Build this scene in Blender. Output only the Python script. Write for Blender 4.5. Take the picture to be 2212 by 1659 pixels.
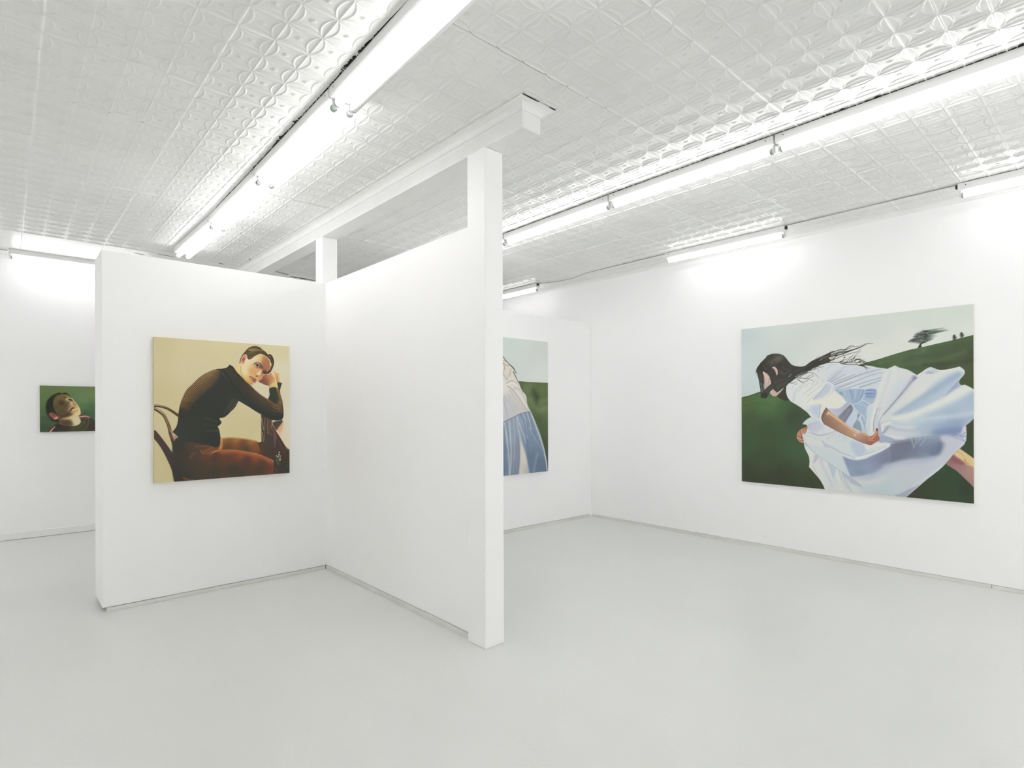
import bpy, bmesh, math, random
import numpy as np
from mathutils import Vector, Matrix

for o in list(bpy.data.objects): bpy.data.objects.remove(o, do_unlink=True)
scene = bpy.context.scene
COL = scene.collection

# ---------------------------------------------------------------- camera
CAM_H = 1.36
cam_data = bpy.data.cameras.new('camera'); cam = bpy.data.objects.new('camera', cam_data); COL.objects.link(cam)
cam_data.sensor_fit = 'HORIZONTAL'; cam_data.sensor_width = 36.0
cam_data.lens = 1221.07 / 2212.0 * 36.0
cam_data.shift_y = (883.1 - 829.5) / 2212.0
cam_data.clip_start = .05; cam_data.clip_end = 60
_yaw = math.radians(41.9266); _roll = math.radians(-.15195)
_f = Vector((math.sin(_yaw), math.cos(_yaw), 0)); _r = Vector((math.cos(_yaw), -math.sin(_yaw), 0)); _u = Vector((0, 0, 1))
_r2 = _r * math.cos(_roll) + _u * math.sin(_roll); _u2 = _u * math.cos(_roll) - _r * math.sin(_roll)
cam.matrix_world = Matrix(((_r2.x, _u2.x, -_f.x, 0), (_r2.y, _u2.y, -_f.y, 0), (_r2.z, _u2.z, -_f.z, CAM_H), (0, 0, 0, 1)))
scene.camera = cam

# ---------------------------------------------------------------- world, exposure, lamp strength
world = bpy.data.worlds.new('world'); scene.world = world; world.use_nodes = True
world.node_tree.nodes['Background'].inputs[0].default_value = (1, .985, 1, 1)
world.node_tree.nodes['Background'].inputs[1].default_value = 2.15    # even sky light, enters by the two added, unseen windows
scene.view_settings.view_transform = 'Standard'; scene.view_settings.look = 'None'
scene.view_settings.gamma = 1.0; scene.view_settings.use_curve_mapping = False
scene.view_settings.exposure = .45
scene.cycles.max_bounces = 18; scene.cycles.diffuse_bounces = 14; scene.cycles.glossy_bounces = 4
TUBE_POWER = 12.0          # emission of a lit fluorescent tube
TUBE_MIX = dict(twin=.58, main=1.18, wash=.42, far=.62, left=1.0)   # strength per row, tuned to balance the light; left = added lamps
TUBE_TINT = (.986, .972, .985)
PAINT_GAIN = 1.0          # pigment albedo relative to the colours the painter mixed

# ---------------------------------------------------------------- room measures (metres)
ZC = 2.985                                 # tin ceiling
XR, YF, XL, YB = 5.513, 7.906, -1.72, -2.35  # right, far, left and back walls
YM = 4.651                                 # face of the middle partition
XD = 2.040                                 # left face of the dividing partition
PH = 2.435                                 # partition height
CELL = .1524; PAN = 4 * CELL
GX0, GY0 = 1.953, 1.929                    # a seam corner of the tin panels

# ---------------------------------------------------------------- helpers
def mat(name, color, rough=.5, spec=.5, metal=0.0):
    m = bpy.data.materials.new(name); m.use_nodes = True
    b = m.node_tree.nodes['Principled BSDF']
    b.inputs['Base Color'].default_value = (*color, 1); b.inputs['Roughness'].default_value = rough
    b.inputs['Specular IOR Level'].default_value = spec; b.inputs['Metallic'].default_value = metal
    return m

def node(m, kind, **kw):
    n = m.node_tree.nodes.new(kind)
    for k, v in kw.items(): setattr(n, k, v)
    return n

def paint_grain(m, color, amount, scale, bump, bscale, coord='Object'):
    """slow tone drift plus fine roller bump"""
    nt = m.node_tree; b = nt.nodes['Principled BSDF']
    tc = node(m, 'ShaderNodeTexCoord')
    nz = node(m, 'ShaderNodeTexNoise'); nz.inputs['Scale'].default_value = scale; nz.inputs['Detail'].default_value = 3
    nt.links.new(tc.outputs[coord], nz.inputs['Vector'])
    rp = node(m, 'ShaderNodeValToRGB')
    rp.color_ramp.elements[0].position = .3; rp.color_ramp.elements[1].position = .7
    rp.color_ramp.elements[0].color = (*[c * (1 - amount) for c in color], 1)
    rp.color_ramp.elements[1].color = (*color, 1)
    nt.links.new(nz.outputs['Fac'], rp.inputs['Fac']); nt.links.new(rp.outputs['Color'], b.inputs['Base Color'])
    n2 = node(m, 'ShaderNodeTexNoise'); n2.inputs['Scale'].default_value = bscale; n2.inputs['Detail'].default_value = 2
    nt.links.new(tc.outputs[coord], n2.inputs['Vector'])
    bp = node(m, 'ShaderNodeBump'); bp.inputs['Strength'].default_value = bump; bp.inputs['Distance'].default_value = .002
    nt.links.new(n2.outputs['Fac'], bp.inputs['Height']); nt.links.new(bp.outputs['Normal'], b.inputs['Normal'])
    return rp

class MB:
    def __init__(s): s.bm = bmesh.new()
    def box(s, x0, x1, y0, y1, z0, z1, bevel=0.0, seg=2):
        vs = [s.bm.verts.new(p) for p in ((x0,y0,z0),(x1,y0,z0),(x1,y1,z0),(x0,y1,z0),(x0,y0,z1),(x1,y0,z1),(x1,y1,z1),(x0,y1,z1))]
        fs = [s.bm.faces.new([vs[i] for i in q]) for q in ((3,2,1,0),(4,5,6,7),(0,1,5,4),(1,2,6,5),(2,3,7,6),(3,0,4,7))]
        if bevel:
            es = list({e for f in fs for e in f.edges})
            bmesh.ops.bevel(s.bm, geom=es, offset=bevel, segments=seg, affect='EDGES', profile=.5)
        return s
    def prism(s, prof, y0, y1, axis='y'):
        """profile in (a, z) swept along axis"""
        def pt(a, z, t): return (a, t, z) if axis == 'y' else (t, a, z)
        A = [s.bm.verts.new(pt(a, z, y0)) for a, z in prof]; B = [s.bm.verts.new(pt(a, z, y1)) for a, z in prof]
        n = len(prof)
        for i in range(n): s.bm.faces.new((A[i], A[(i + 1) % n], B[(i + 1) % n], B[i]))
        s.bm.faces.new(A[::-1]); s.bm.faces.new(B)
        bmesh.ops.recalc_face_normals(s.bm, faces=s.bm.faces[:])
        return s
    def cyl(s, p, q, r, n=20, r2=None):
        p = Vector(p); q = Vector(q); d = (q - p); L = d.length
        M = Matrix.Translation((p + q) / 2) @ d.to_track_quat('Z', 'Y').to_matrix().to_4x4()
        bmesh.ops.create_cone(s.bm, cap_ends=True, segments=n, radius1=r, radius2=r if r2 is None else r2, depth=L, matrix=M)
        return s
    def obj(s, name, m, parent=None, smooth=False):
        me = bpy.data.meshes.new(name); s.bm.to_mesh(me); s.bm.free()
        if smooth:
            for p in me.polygons: p.use_smooth = True
        me.materials.append(m)
        return link(name, me, parent)

def link(name, me, parent=None):
    o = bpy.data.objects.new(name, me); COL.objects.link(o)
    if parent is not None: o.parent = parent
    return o

def empty(name, loc, rz=0.0):
    o = bpy.data.objects.new(name, None); COL.objects.link(o)
    o.location = loc; o.rotation_euler = (0, 0, rz); o.empty_display_size = .1
    return o

def tag(o, label=None, cat=None, group=None, kind=None):
    if label: o['label'] = label
    if cat: o['category'] = cat
    if group: o['group'] = group
    if kind: o['kind'] = kind
    return o

# ---------------------------------------------------------------- materials
WHITE = (.932, .932, .930)
M_wall = mat('wall_paint', WHITE, .6, .25); paint_grain(M_wall, WHITE, .012, .7, .05, 160)
M_trim = mat('trim_paint', (.87, .87, .858), .45, .4); paint_grain(M_trim, (.87, .87, .858), .05, 6, .1, 60)
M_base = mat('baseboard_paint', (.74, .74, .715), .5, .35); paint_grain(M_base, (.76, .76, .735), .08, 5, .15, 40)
M_tin = mat('tin_paint', (.862, .866, .850), .30, .5); paint_grain(M_tin, (.862, .866, .850), .05, 2.2, .12, 70)
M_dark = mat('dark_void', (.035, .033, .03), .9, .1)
M_house = mat('enamel', (.80, .80, .79), .35, .5)
M_socket = mat('socket_plastic', (.72, .73, .71), .4, .4)
M_cap = mat('tube_cap', (.40, .45, .42), .4, .5)
M_black = mat('black_rubber', (.03, .03, .028), .6, .3)
M_cable = mat('grey_cable', (.42, .42, .40), .6, .3)
M_tube_off = mat('unlit_tube', (.86, .87, .86), .25, .5)
def lit_tube(name, k):
    m = bpy.data.materials.new(name); m.use_nodes = True
    b = m.node_tree.nodes['Principled BSDF']
    b.inputs['Base Color'].default_value = (.9, .9, .9, 1)
    b.inputs['Emission Color'].default_value = (*TUBE_TINT, 1); b.inputs['Emission Strength'].default_value = TUBE_POWER * k
    return m
M_tube = {k: lit_tube('lit_tube_' + k, v) for k, v in TUBE_MIX.items()}

# floor: worn grey-green deck paint, half gloss, orange-peel bumps, specks
FLOORC = (.722, .730, .710)
M_floor = mat('floor_paint', FLOORC, .36, .5)
_rp = paint_grain(M_floor, FLOORC, .045, .8, .35, 42)
nt = M_floor.node_tree; b = nt.nodes['Principled BSDF']
tc = next(n for n in nt.nodes if n.type == 'TEX_COORD')

# ---------------------------------------------------------------- room shell
T = .12
fl = MB().box(XL - T, XR + T, YB - T, YF + T, -.1, 0).obj('floor', M_floor); tag(fl, 'pale grey painted concrete floor with a soft sheen', kind='structure')
tag(MB().box(XR, XR + T, YB - T, YF + T, .0310, ZC + .1).obj('wall_right', M_wall), 'long white right wall carrying the large painting of the running figure', kind='structure')
tag(MB().box(XL, XR, YF, YF + T, 0, ZC + .1).obj('wall_far', M_wall), 'white far wall beyond the partitions', kind='structure')
def wall_with_window(axis, plane, a0, a1, w0, w1, z0, z1, wall, wlabel, window, label, n):
    """outer wall with an added, unseen framed opening; sky light enters through it (portal = sampling aid for the sky)"""
    def bx(mb, a, b, c, d, t0=-T, t1=0.0):
        return mb.box(plane + t0, plane + t1, a, b, c, d) if axis == 'x' else mb.box(a, b, plane + t0, plane + t1, c, d)
    mb = MB(); bx(mb, a0, w0, 0, ZC + .1); bx(mb, w1, a1, 0, ZC + .1); bx(mb, w0, w1, 0, z0); bx(mb, w0, w1, z1, ZC + .1)
    tag(mb.obj(wall, M_wall), wlabel, kind='structure')
    f = MB()
    for k in range(n + 1):
        a = w0 + (w1 - w0 - .05) * k / n; bx(f, a, a + .05, z0, z1, -.09, -.03)
    bx(f, w0, w1, z0, z0 + .05, -.09, -.03); bx(f, w0, w1, z1 - .05, z1, -.09, -.03)
    tag(f.obj(window, M_trim), label, kind='structure')
    pl = bpy.data.lights.new('window_portal', 'AREA'); pl.shape = 'RECTANGLE'; pl.size = w1 - w0; pl.size_y = z1 - z0; pl.cycles.is_portal = True
    po = bpy.data.objects.new('window_portal', pl); COL.objects.link(po)
    c = (w0 + w1) / 2; zc = (z0 + z1) / 2
    po.location = (plane - T - .01, c, zc) if axis == 'x' else (c, plane - T - .01, zc)
    po.rotation_euler = (math.radians(90), 0, math.radians(-90) if axis == 'x' else math.pi)
wall_with_window('y', YB, XL, XR, 2.5, 5.2, .12, 1.95, 'wall_back', 'white wall behind the viewpoint, with an added window for fill light', 'fill_window_1', 'added white-framed window behind the viewpoint, unseen, for fill light', 3)  # window added out of view to let in fill light from behind
wall_with_window('x', XL, YB - T, YF + T, 6.3, 7.3, .35, 2.5, 'wall_left', 'white left wall with one added window, out of frame', 'fill_window_2', 'added white-framed window in the left wall, unseen, for fill light', 1)  # window added out of view to brighten the far left
# partitions: plasterboard stops above the floor, a recessed strip fills the slot
tag(MB().box(.485, XR - .001, YM, YM + .37, .0310, PH, .004).obj('wall_middle', M_wall), 'head-high white partition running across the room, paintings on its front', kind='structure')
tag(MB().box(XD, 2.150, 2.6395, YM + .002, .0375, PH, .003).obj('wall_divider', M_wall), 'head-high white partition running from the post to the middle partition', kind='structure')
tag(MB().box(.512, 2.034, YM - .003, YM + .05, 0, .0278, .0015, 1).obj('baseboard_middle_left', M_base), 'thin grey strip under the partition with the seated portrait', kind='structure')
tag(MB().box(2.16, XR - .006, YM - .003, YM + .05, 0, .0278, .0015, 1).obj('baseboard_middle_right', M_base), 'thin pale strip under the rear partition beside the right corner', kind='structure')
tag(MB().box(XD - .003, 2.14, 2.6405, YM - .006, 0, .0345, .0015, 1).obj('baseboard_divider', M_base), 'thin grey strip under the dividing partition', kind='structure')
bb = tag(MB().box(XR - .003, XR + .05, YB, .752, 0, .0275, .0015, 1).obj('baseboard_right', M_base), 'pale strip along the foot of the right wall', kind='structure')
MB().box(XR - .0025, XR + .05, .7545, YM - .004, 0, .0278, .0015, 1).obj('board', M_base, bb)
tag(MB().prism([(YF, 0), (YF - .013, .004), (YF - .013, .07), (YF - .004, .078), (YF, .078)], XL, XR, 'x').obj('baseboard_far', M_trim), 'white baseboard along the far wall', kind='structure')
def cove(sign, w, d, zb, n=6):
    """cove profile: offsets from the wall, height"""
    pts = [(0, zb), (sign * .006, zb), (sign * .008, zb + .006)]
    for i in range(n + 1):
        t = math.pi / 2 * i / n
        pts.append((sign * (.008 + (w - .012) * (1 - math.cos(t))), zb + .008 + (d - .014) * math.sin(t)))
    pts += [(sign * w, zb + d - .005), (sign * w, zb + d), (0, zb + d)]
    return pts
tag(MB().prism([(XR + a, z) for a, z in cove(-1, .052, .036, 2.948)], YB, YF).obj('trim_1', M_trim), 'small cove moulding where the right wall meets the tin ceiling', kind='structure')
tag(MB().prism([(YF + a, z) for a, z in cove(-1, .04, .036, 2.948)], XL, XR - .06, 'x').obj('trim_2', M_trim), 'small cove moulding where the far wall meets the ceiling', kind='structure')

# ---------------------------------------------------------------- stamped tin ceiling
ceil = tag(MB().box(XL - T, XR + T, YB - T, YF + T, ZC + .012, ZC + .1).obj('ceiling', M_dark), 'white stamped tin ceiling of small interlaced circles', kind='structure')

def relief(nx, ny, per):
    """height (towards the room) of a stamped panel of nx by ny cells"""
    a = CELL / 2; sg = .0345; R = (a * a + sg * sg) / (2 * sg); off = R - sg
    ex = np.linspace(0, nx * CELL, nx * per + 1); ey = np.linspace(0, ny * CELL, ny * per + 1)
    X, Y = np.meshgrid(ex, ey, indexing='ij')
    u = np.mod(X + 1e-9, CELL) - a; v = np.mod(Y + 1e-9, CELL) - a       # from cell centre
    def g(d, w): return np.exp(-(d / w) ** 2)
    H = np.zeros(X.shape)
    for (p, q) in ((u, v), (v, u)):                # p across the lens, q along it
        s = np.sign(p); s[s == 0] = 1
        dx = np.abs(np.abs(p) - a)                 # distance to the cell edge the lens sits on
        d_arc = np.abs(np.hypot(dx + off, q) - R)
        taper = np.clip((a - np.abs(q)) / .012, 0, 1)
        inside = np.clip((R - np.hypot(dx + off, q)) / .006, 0, 1)
        H = np.maximum(H, .0049 * g(d_arc, .0031) * (.35 + .65 * taper))
        H = np.maximum(H, .0052 * g(dx, .0029) * (.25 + .75 * taper))
        H += inside * .0018 * (1 - dx / sg).clip(0, 1) * taper
    r = np.hypot(u, v); th = np.arctan2(v, u)
    H = np.maximum(H, .0048 * np.exp(-(r / .0135) ** 4) * (.55 + .45 * np.cos(8 * th) * np.clip(r / .006, 0, 1)))
    H += .0004 * np.exp(-((r - .05) / .03) ** 2)   # softly pillowed fields
    node_r = np.hypot(a - np.abs(u), a - np.abs(v)); H = np.maximum(H, .0044 * g(node_r, .004))
    return ex, ey, H

def panel_mesh(name, nx, ny, per):
    ex, ey, H = relief(nx, ny, per)
    n, m = len(ex), len(ey)
    co = np.zeros((n, m, 3), np.float32); co[..., 0] = ex[:, None] - nx * CELL / 2; co[..., 1] = ey[None, :] - ny * CELL / 2; co[..., 2] = -H
    idx = np.arange(n * m).reshape(n, m)
    q = np.stack([idx[:-1, :-1], idx[:-1, 1:], idx[1:, 1:], idx[1:, :-1]], -1).reshape(-1, 4)
    return grid_mesh(name, co.reshape(-1, 3), q, M_tin)

def grid_mesh(name, co, q, m, smooth=True):
    me = bpy.data.meshes.new(name)
    me.vertices.add(len(co)); me.vertices.foreach_set('co', np.asarray(co, np.float32).ravel())
    me.loops.add(q.size); me.loops.foreach_set('vertex_index', q.ravel().astype(np.int32))
    me.polygons.add(len(q)); me.polygons.foreach_set('loop_start', np.arange(0, q.size, 4, dtype=np.int32))
    try: me.polygons.foreach_set('loop_total', np.full(len(q), 4, np.int32))
    except Exception: pass
    if smooth: me.polygons.foreach_set('use_smooth', np.ones(len(q), bool))
    me.update(calc_edges=True); me.validate(); me.materials.append(m)
    return me

near_me = panel_mesh('tin_panel', 4, 4, 44); mid_me = panel_mesh('tin_panel_mid', 4, 4, 30); far_me = panel_mesh('tin_panel_far', 4, 4, 10)
part_near = panel_mesh('tin_panel_part', 3, 4, 30)
rg = random.Random(5)
for i in range(-6, 6):
    for j in range(-7, 8):
        part = i == 5
        w = 3 * CELL if part else PAN
        cx = GX0 + i * PAN + w / 2; cy = GY0 + j * PAN + PAN / 2
        if part: me = part_near
        else: me = far_me if (cx < -.5 or cy < -.4) else near_me if math.hypot(cx, cy) < 3.7 else mid_me
        o = link('tin_panel', me, ceil)
        sx = 1 + .0006 / w; sy = 1 + .0006 / PAN
        if j == -1 and i in (-1, 0): sy = 1 - .0024 / PAN
        if j == 7 and i in (-2, 0, 1): sy = 1 - .0050 / PAN
        o.location = (cx, cy - (1 - sy) * PAN / 2 * (sy < 1), ZC - rg.uniform(0, .0012)); o.scale = (sx, sy, 1)
        o.rotation_euler = (rg.uniform(-.0012, .0012), rg.uniform(-.0012, .0012), 0)
flat_me = {}
for i in range(-6, 6):
    w = XR - (GX0 + 5 * PAN) if i == 5 else PAN
    if i == 5: w -= .055
    for k, (ya, yb) in enumerate(((GY0 + 8 * PAN, 7.36), (7.36, YF))):
        key = (round(w, 3), k)
        if key not in flat_me:
            flat_me[key] = MB().box(-w / 2 + .0005, w / 2 - .0005, -(yb - ya) / 2 + .0006, (yb - ya) / 2 - .0006, 0, .006, .0015, 1).obj('border_panel', M_tin, ceil).data
            o = bpy.data.objects[[x.name for x in ceil.children if x.data == flat_me[key]][0]]
        else: o = link('border_panel', flat_me[key], ceil)
        o.location = (GX0 + i * PAN + w / 2, (ya + yb) / 2, ZC - .004 - rg.uniform(0, .002))
w = XR - .05 - (GX0 + 5 * PAN + 3 * CELL)
MB().box(GX0 + 5 * PAN + 3 * CELL + .001, XR - .02, YB, GY0 + 8 * PAN, ZC - .003, ZC + .004).obj('border_strip', M_tin, ceil)

# ---------------------------------------------------------------- beam and posts
beam = empty('ceiling_beam', (2.1035, 5.0, 2.847)); tag(beam, 'white boxed ceiling beam with cove moulding, carried by two square posts', 'beam')
BX0, BX1, BY0 = 2.0355, 2.1715, 2.1805
def local(mb, par): bmesh.ops.translate(mb.bm, verts=mb.bm.verts[:], vec=-Vector(par.location)); return mb
local(MB().box(BX0, BX1, BY0, YF - .002, 2.847, ZC + .002, .002), beam).obj('box_casing', M_trim, beam)
cz, cd, cw = 2.938, .0435, .056
prof = cove(1, cw, cd, cz)
def mitred(prof, corner_pts):
    """sweep the profile round the open end of the beam with mitred corners"""
    mb = MB(); rows = []
    for (px, py, dx, dy) in corner_pts:
        rows.append([mb.bm.verts.new((px + dx * a, py + dy * a, z)) for a, z in prof])
    n = len(prof)
    for r0, r1 in zip(rows[:-1], rows[1:]):
        for i in range(n): mb.bm.faces.new((r0[i], r0[(i + 1) % n], r1[(i + 1) % n], r1[i]))
    mb.bm.faces.new(rows[0]); mb.bm.faces.new(rows[-1][::-1])
    bmesh.ops.recalc_face_normals(mb.bm, faces=mb.bm.faces[:])
    return mb
local(mitred(prof, [(BX0, YF - .003, -1, 0), (BX0, BY0, -1, -1), (BX1, BY0, 1, -1), (BX1, YF - .003, 1, 0)]), beam).obj('cove_moulding', M_trim, beam)
p1 = MB().box(-.0685, .0685, -.08, .08, 0, 2.846, .005, 3)
for v in p1.bm.verts:                        # plaster skirt, ragged at the floor
    if v.co.z < .01: v.co.x *= 1.03; v.co.y *= 1.03
o = p1.obj('support_post', M_wall); o.location = (2.0895, 2.559, 0); tag(o, 'tall square white post standing on the floor at the end of the dividing partition', 'post')
o = MB().box(-.068, .068, -.068, .068, 0, 2.8468 - PH, .004, 2).obj('support_post', M_wall); o.location = (2.1035, 4.770, PH); tag(o, 'short square white post on top of the partition corner, under the beam', 'post')

# ---------------------------------------------------------------- fluorescent strip lights
GAP = .006
def fixture(x_a, y_a, x_b, y_b, twin, label, group, lit=(True, True), mix_key='main', black=None):
    """strip light running from a to b; x is its left edge"""
    d = Vector((x_b - x_a, y_b - y_a, 0)); Ln = d.length
    W = .142 if twin else .072; Hh = .050
    ang = math.atan2(d.y, d.x) - math.pi / 2
    root = empty('strip_light', (x_a, y_a, ZC - GAP), ang); tag(root, label, 'strip light', group)
    # local: y along, x across to the right (0..W), z down from 0
    h = MB().prism([(0, 0), (0, -Hh + .006), (.006, -Hh), (W - .006, -Hh), (W, -Hh + .006), (W, 0)], .004, Ln - .004)
    h.obj('housing', M_house, root)
    xs = (.036, W - .022) if twin else (W / 2,)
    r = .0185; zt = -Hh - .030
    for k, x in enumerate(xs):
        on = lit[k]
        tb = MB().cyl((x, .030, zt), (x, Ln - .030, zt), r, 20).obj('tube', M_tube['twin' if twin else mix_key] if on else M_tube_off, root, True)
        for e in (0, 1):
            y0 = .022 if e == 0 else Ln - .034
            MB().cyl((x, y0, zt), (x, y0 + .012, zt), r * 1.02, 16).obj('end_cap', M_cap, tb)
            ys = .010 if e == 0 else Ln - .021
            sk = MB().box(x - .0125, x + .0125, ys, ys + .011, zt - .001, -Hh + .002, .003, 2).cyl((x, ys, zt), (x, ys + .011, zt), .0125, 16)
            sk.obj('socket', M_socket, root)
    for e in (.05, Ln - .05):
        MB().cyl((-.0008, e, -.018), (.001, e, -.018), .0035, 10).obj('screw', M_black, root)
    if black is not None:
        y = -.012 if black == 0 else Ln - .004
        MB().box(.010, .040, y, y + .016, -.030, -.004, .003, 1).obj('connector', M_black, root)
    return root
g1 = 'twin-tube strip lights in the row left of the beam'
fixture(1.150, .250, 1.178, 1.490, True, 'added twin-tube strip light, unseen above the viewpoint, extending the row left of the beam', g1)  # added lamp, unseen, put in for the light it gives the left aisle
fixture(1.178, 1.492, 1.2185, 2.728, True, 'nearest visible twin-tube strip light left of the beam, its right tube unlit', g1, lit=(True, False))
fixture(1.2195, 2.732, 1.249, 3.975, True, 'second visible twin-tube strip light left of the beam, counted from the camera', g1)
fixture(1.250, 3.979, 1.271, 5.215, True, 'third visible twin-tube strip light left of the beam, counted from the camera', g1)
fixture(1.272, 5.219, 1.262, 6.452, True, 'farthest twin-tube strip light left of the beam, above the portrait partition', g1)
g2 = 'single-tube strip lights in the row right of the beam'
fixture(3.398, -1.032, 3.397, .206, False, 'added single-tube strip light, unseen behind the viewpoint, extending the row right of the beam', g2)  # added lamp, unseen, put in to light the right side
fixture(3.397, .210, 3.396, 1.450, False, 'nearest visible single-tube strip light right of the beam, cut by the right frame edge', g2)
fixture(3.396, 1.454, 3.404, 2.692, False, 'middle single-tube strip light of the row right of the beam', g2)
fixture(3.405, 2.698, 3.438, 3.940, False, 'single-tube strip light right of the beam whose far end meets the tall post', g2)
fixture(3.440, 3.946, 3.452, 5.186, False, 'farthest single-tube strip light right of the beam, almost hidden behind the tall post', g2)
g3 = 'single-tube strip lights along the right wall'
fixture(5.135, -.345, 5.135, .890, False, 'strip light near the right wall cut by the right frame edge', g3, mix_key='wash', black=1)
fixture(5.148, 2.110, 5.135, 3.330, False, 'strip light near the right wall in the middle of the picture, between two cables', g3, mix_key='wash', black=0)
fixture(5.100, 5.205, 5.100, 6.435, False, 'strip light near the right wall beyond the rear partition, beside the tall post', g3, mix_key='wash', black=0)
fixture(.030, 7.636, 1.268, 7.636, False, 'strip light along the far wall at the left, above the small green portrait', 'strip light on the far wall', mix_key='far')

g4 = 'added strip lights along the left wall, unseen, for fill light'  # added lamps, out of view, filling the room with light from the left
for y, w in ((-1.6, 'nearest the added back window'), (.84, 'level with the viewpoint'), (3.28, 'just before the middle partition')):
    fixture(-1.385, y, -1.385, y + 1.24, False, 'added fill strip light along the left wall, unseen, ' + w, g4, mix_key='left')
# cracked paint along the lamp backs
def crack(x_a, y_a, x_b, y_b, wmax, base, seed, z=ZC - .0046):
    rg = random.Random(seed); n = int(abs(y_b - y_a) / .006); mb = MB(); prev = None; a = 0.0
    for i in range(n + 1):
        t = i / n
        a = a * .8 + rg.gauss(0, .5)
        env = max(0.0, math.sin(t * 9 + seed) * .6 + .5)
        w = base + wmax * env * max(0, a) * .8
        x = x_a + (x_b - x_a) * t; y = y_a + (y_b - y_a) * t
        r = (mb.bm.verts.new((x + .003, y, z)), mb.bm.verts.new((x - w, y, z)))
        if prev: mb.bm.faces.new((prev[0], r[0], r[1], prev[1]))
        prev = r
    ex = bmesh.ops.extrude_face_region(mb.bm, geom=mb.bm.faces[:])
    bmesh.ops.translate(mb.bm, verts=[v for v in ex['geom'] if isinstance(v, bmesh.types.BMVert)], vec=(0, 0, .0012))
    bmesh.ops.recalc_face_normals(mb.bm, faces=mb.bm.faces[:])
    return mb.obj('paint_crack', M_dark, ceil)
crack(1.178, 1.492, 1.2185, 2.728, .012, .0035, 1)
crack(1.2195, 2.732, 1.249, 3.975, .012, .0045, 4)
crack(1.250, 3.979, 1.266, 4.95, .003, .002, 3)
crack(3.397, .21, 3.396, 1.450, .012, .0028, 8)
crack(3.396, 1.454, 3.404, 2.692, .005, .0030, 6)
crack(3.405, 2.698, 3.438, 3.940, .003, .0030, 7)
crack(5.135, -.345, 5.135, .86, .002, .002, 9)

def slit(x0, x1, y0, y1, w, seed):
    # short open seam in the border sheets, seen as a dark ragged line
    rg = random.Random(seed); mb = MB(); prev = None; n = 40
    for i in range(n + 1):
        t = i / n; k = math.sin(math.pi * t) ** .5 * (.6 + .8 * rg.random()) * w
        x = x0 + (x1 - x0) * t; y = y0 + (y1 - y0) * t
        r = (mb.bm.verts.new((x, y - k / 2 - .0004, ZC - .0072)), mb.bm.verts.new((x, y + k / 2 + .0004, ZC - .0072)))
        if prev: mb.bm.faces.new((prev[0], r[0], r[1], prev[1]))
        prev = r
    ex = bmesh.ops.extrude_face_region(mb.bm, geom=mb.bm.faces[:])
    bmesh.ops.translate(mb.bm, verts=[v for v in ex['geom'] if isinstance(v, bmesh.types.BMVert)], vec=(0, 0, .0025))
    bmesh.ops.recalc_face_normals(mb.bm, faces=mb.bm.faces[:])
    mb.obj('paint_crack', M_dark, ceil)
for a in ((1.19, 1.35, 6.828, 6.846, .010, 1), (1.77, 1.82, 6.822, 6.826, .010, 2), (2.37, 2.55, 6.78, 6.86, .016, 3), (2.59, 2.92, 6.92, 6.948, .026, 4), (1.0, 1.1, 6.95, 6.96, .012, 5), (1.965, 1.99, 6.425, 6.43, .016, 6), (1.985, 2.10, 2.121, 2.121, .005, 7), (2.18, 2.23, 2.121, 2.121, .004, 8)): slit(*a)

# ---------------------------------------------------------------- surface cables by the right wall
def cable(name, pts, r, label, closed=False):
    cu = bpy.data.curves.new(name, 'CURVE'); cu.dimensions = '3D'; cu.bevel_depth = r; cu.bevel_resolution = 2; cu.resolution_u = 6
    sp = cu.splines.new('NURBS'); sp.points.add(len(pts) - 1); sp.use_endpoint_u = True; sp.order_u = 3
    for p, q in zip(sp.points, pts): p.co = (*q, 1)
    tmp = bpy.data.objects.new(name, cu); COL.objects.link(tmp)
    dg = bpy.context.evaluated_depsgraph_get(); me = bpy.data.meshes.new_from_object(tmp.evaluated_get(dg))
    bpy.data.objects.remove(tmp, do_unlink=True)
    me.materials.clear(); me.materials.append(M_cable)
    return tag(link(name, me), label, 'cable')
zc = ZC - .010
cable('electric_cable', [(5.150, .894, zc), (5.150, 1.2, zc + .001), (5.147, 1.5, zc - .001), (5.150, 1.8, zc), (5.152, 2.096, zc)], .0036, 'thin grey cable clipped to the ceiling between two right-wall strip lights')
cable('electric_cable', [(5.150, 3.334, zc), (5.15, 3.6, zc), (5.154, 4.0, zc), (5.155, 4.25, zc), (5.165, 4.42, zc), (5.20, 4.55, zc), (5.24, 4.68, zc), (5.245, 4.85, zc), (5.20, 5.05, zc), (5.13, 5.19, zc)], .0036, 'thin grey cable that bends across the ceiling to the strip light beyond the rear partition')
cable('electric_cable', [(-.45, 7.66, zc), (-.2, 7.665, zc), (.026, 7.66, zc)], .004, 'short grey cable end left of the far-wall strip light')

# ---------------------------------------------------------------- paint engine
def _srgb(h):
    return np.array([int(h[i:i+2], 16) / 255.0 for i in (0, 2, 4)], np.float32)

def _curve(P, closed, n):
    P = np.asarray(P, float)
    if len(P) < 3: closed = False
    N = len(P); out = []
    rng = range(N) if closed else range(N - 1)
    for i in rng:
        p1, p2 = P[i], P[(i + 1) % N]
        p0 = P[i - 1] if (closed or i > 0) else 2 * p1 - p2
        p3 = P[(i + 2) % N] if (closed or i + 2 < N) else 2 * p2 - p1
        for k in range(n):
            t = k / n
            out.append(.5 * (2 * p1 + (p2 - p0) * t + (2 * p0 - 5 * p1 + 4 * p2 - p3) * t * t + (3 * p1 - p0 - 3 * p2 + p3) * t ** 3))
    if not closed: out.append(P[-1])
    return np.array(out)

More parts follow.
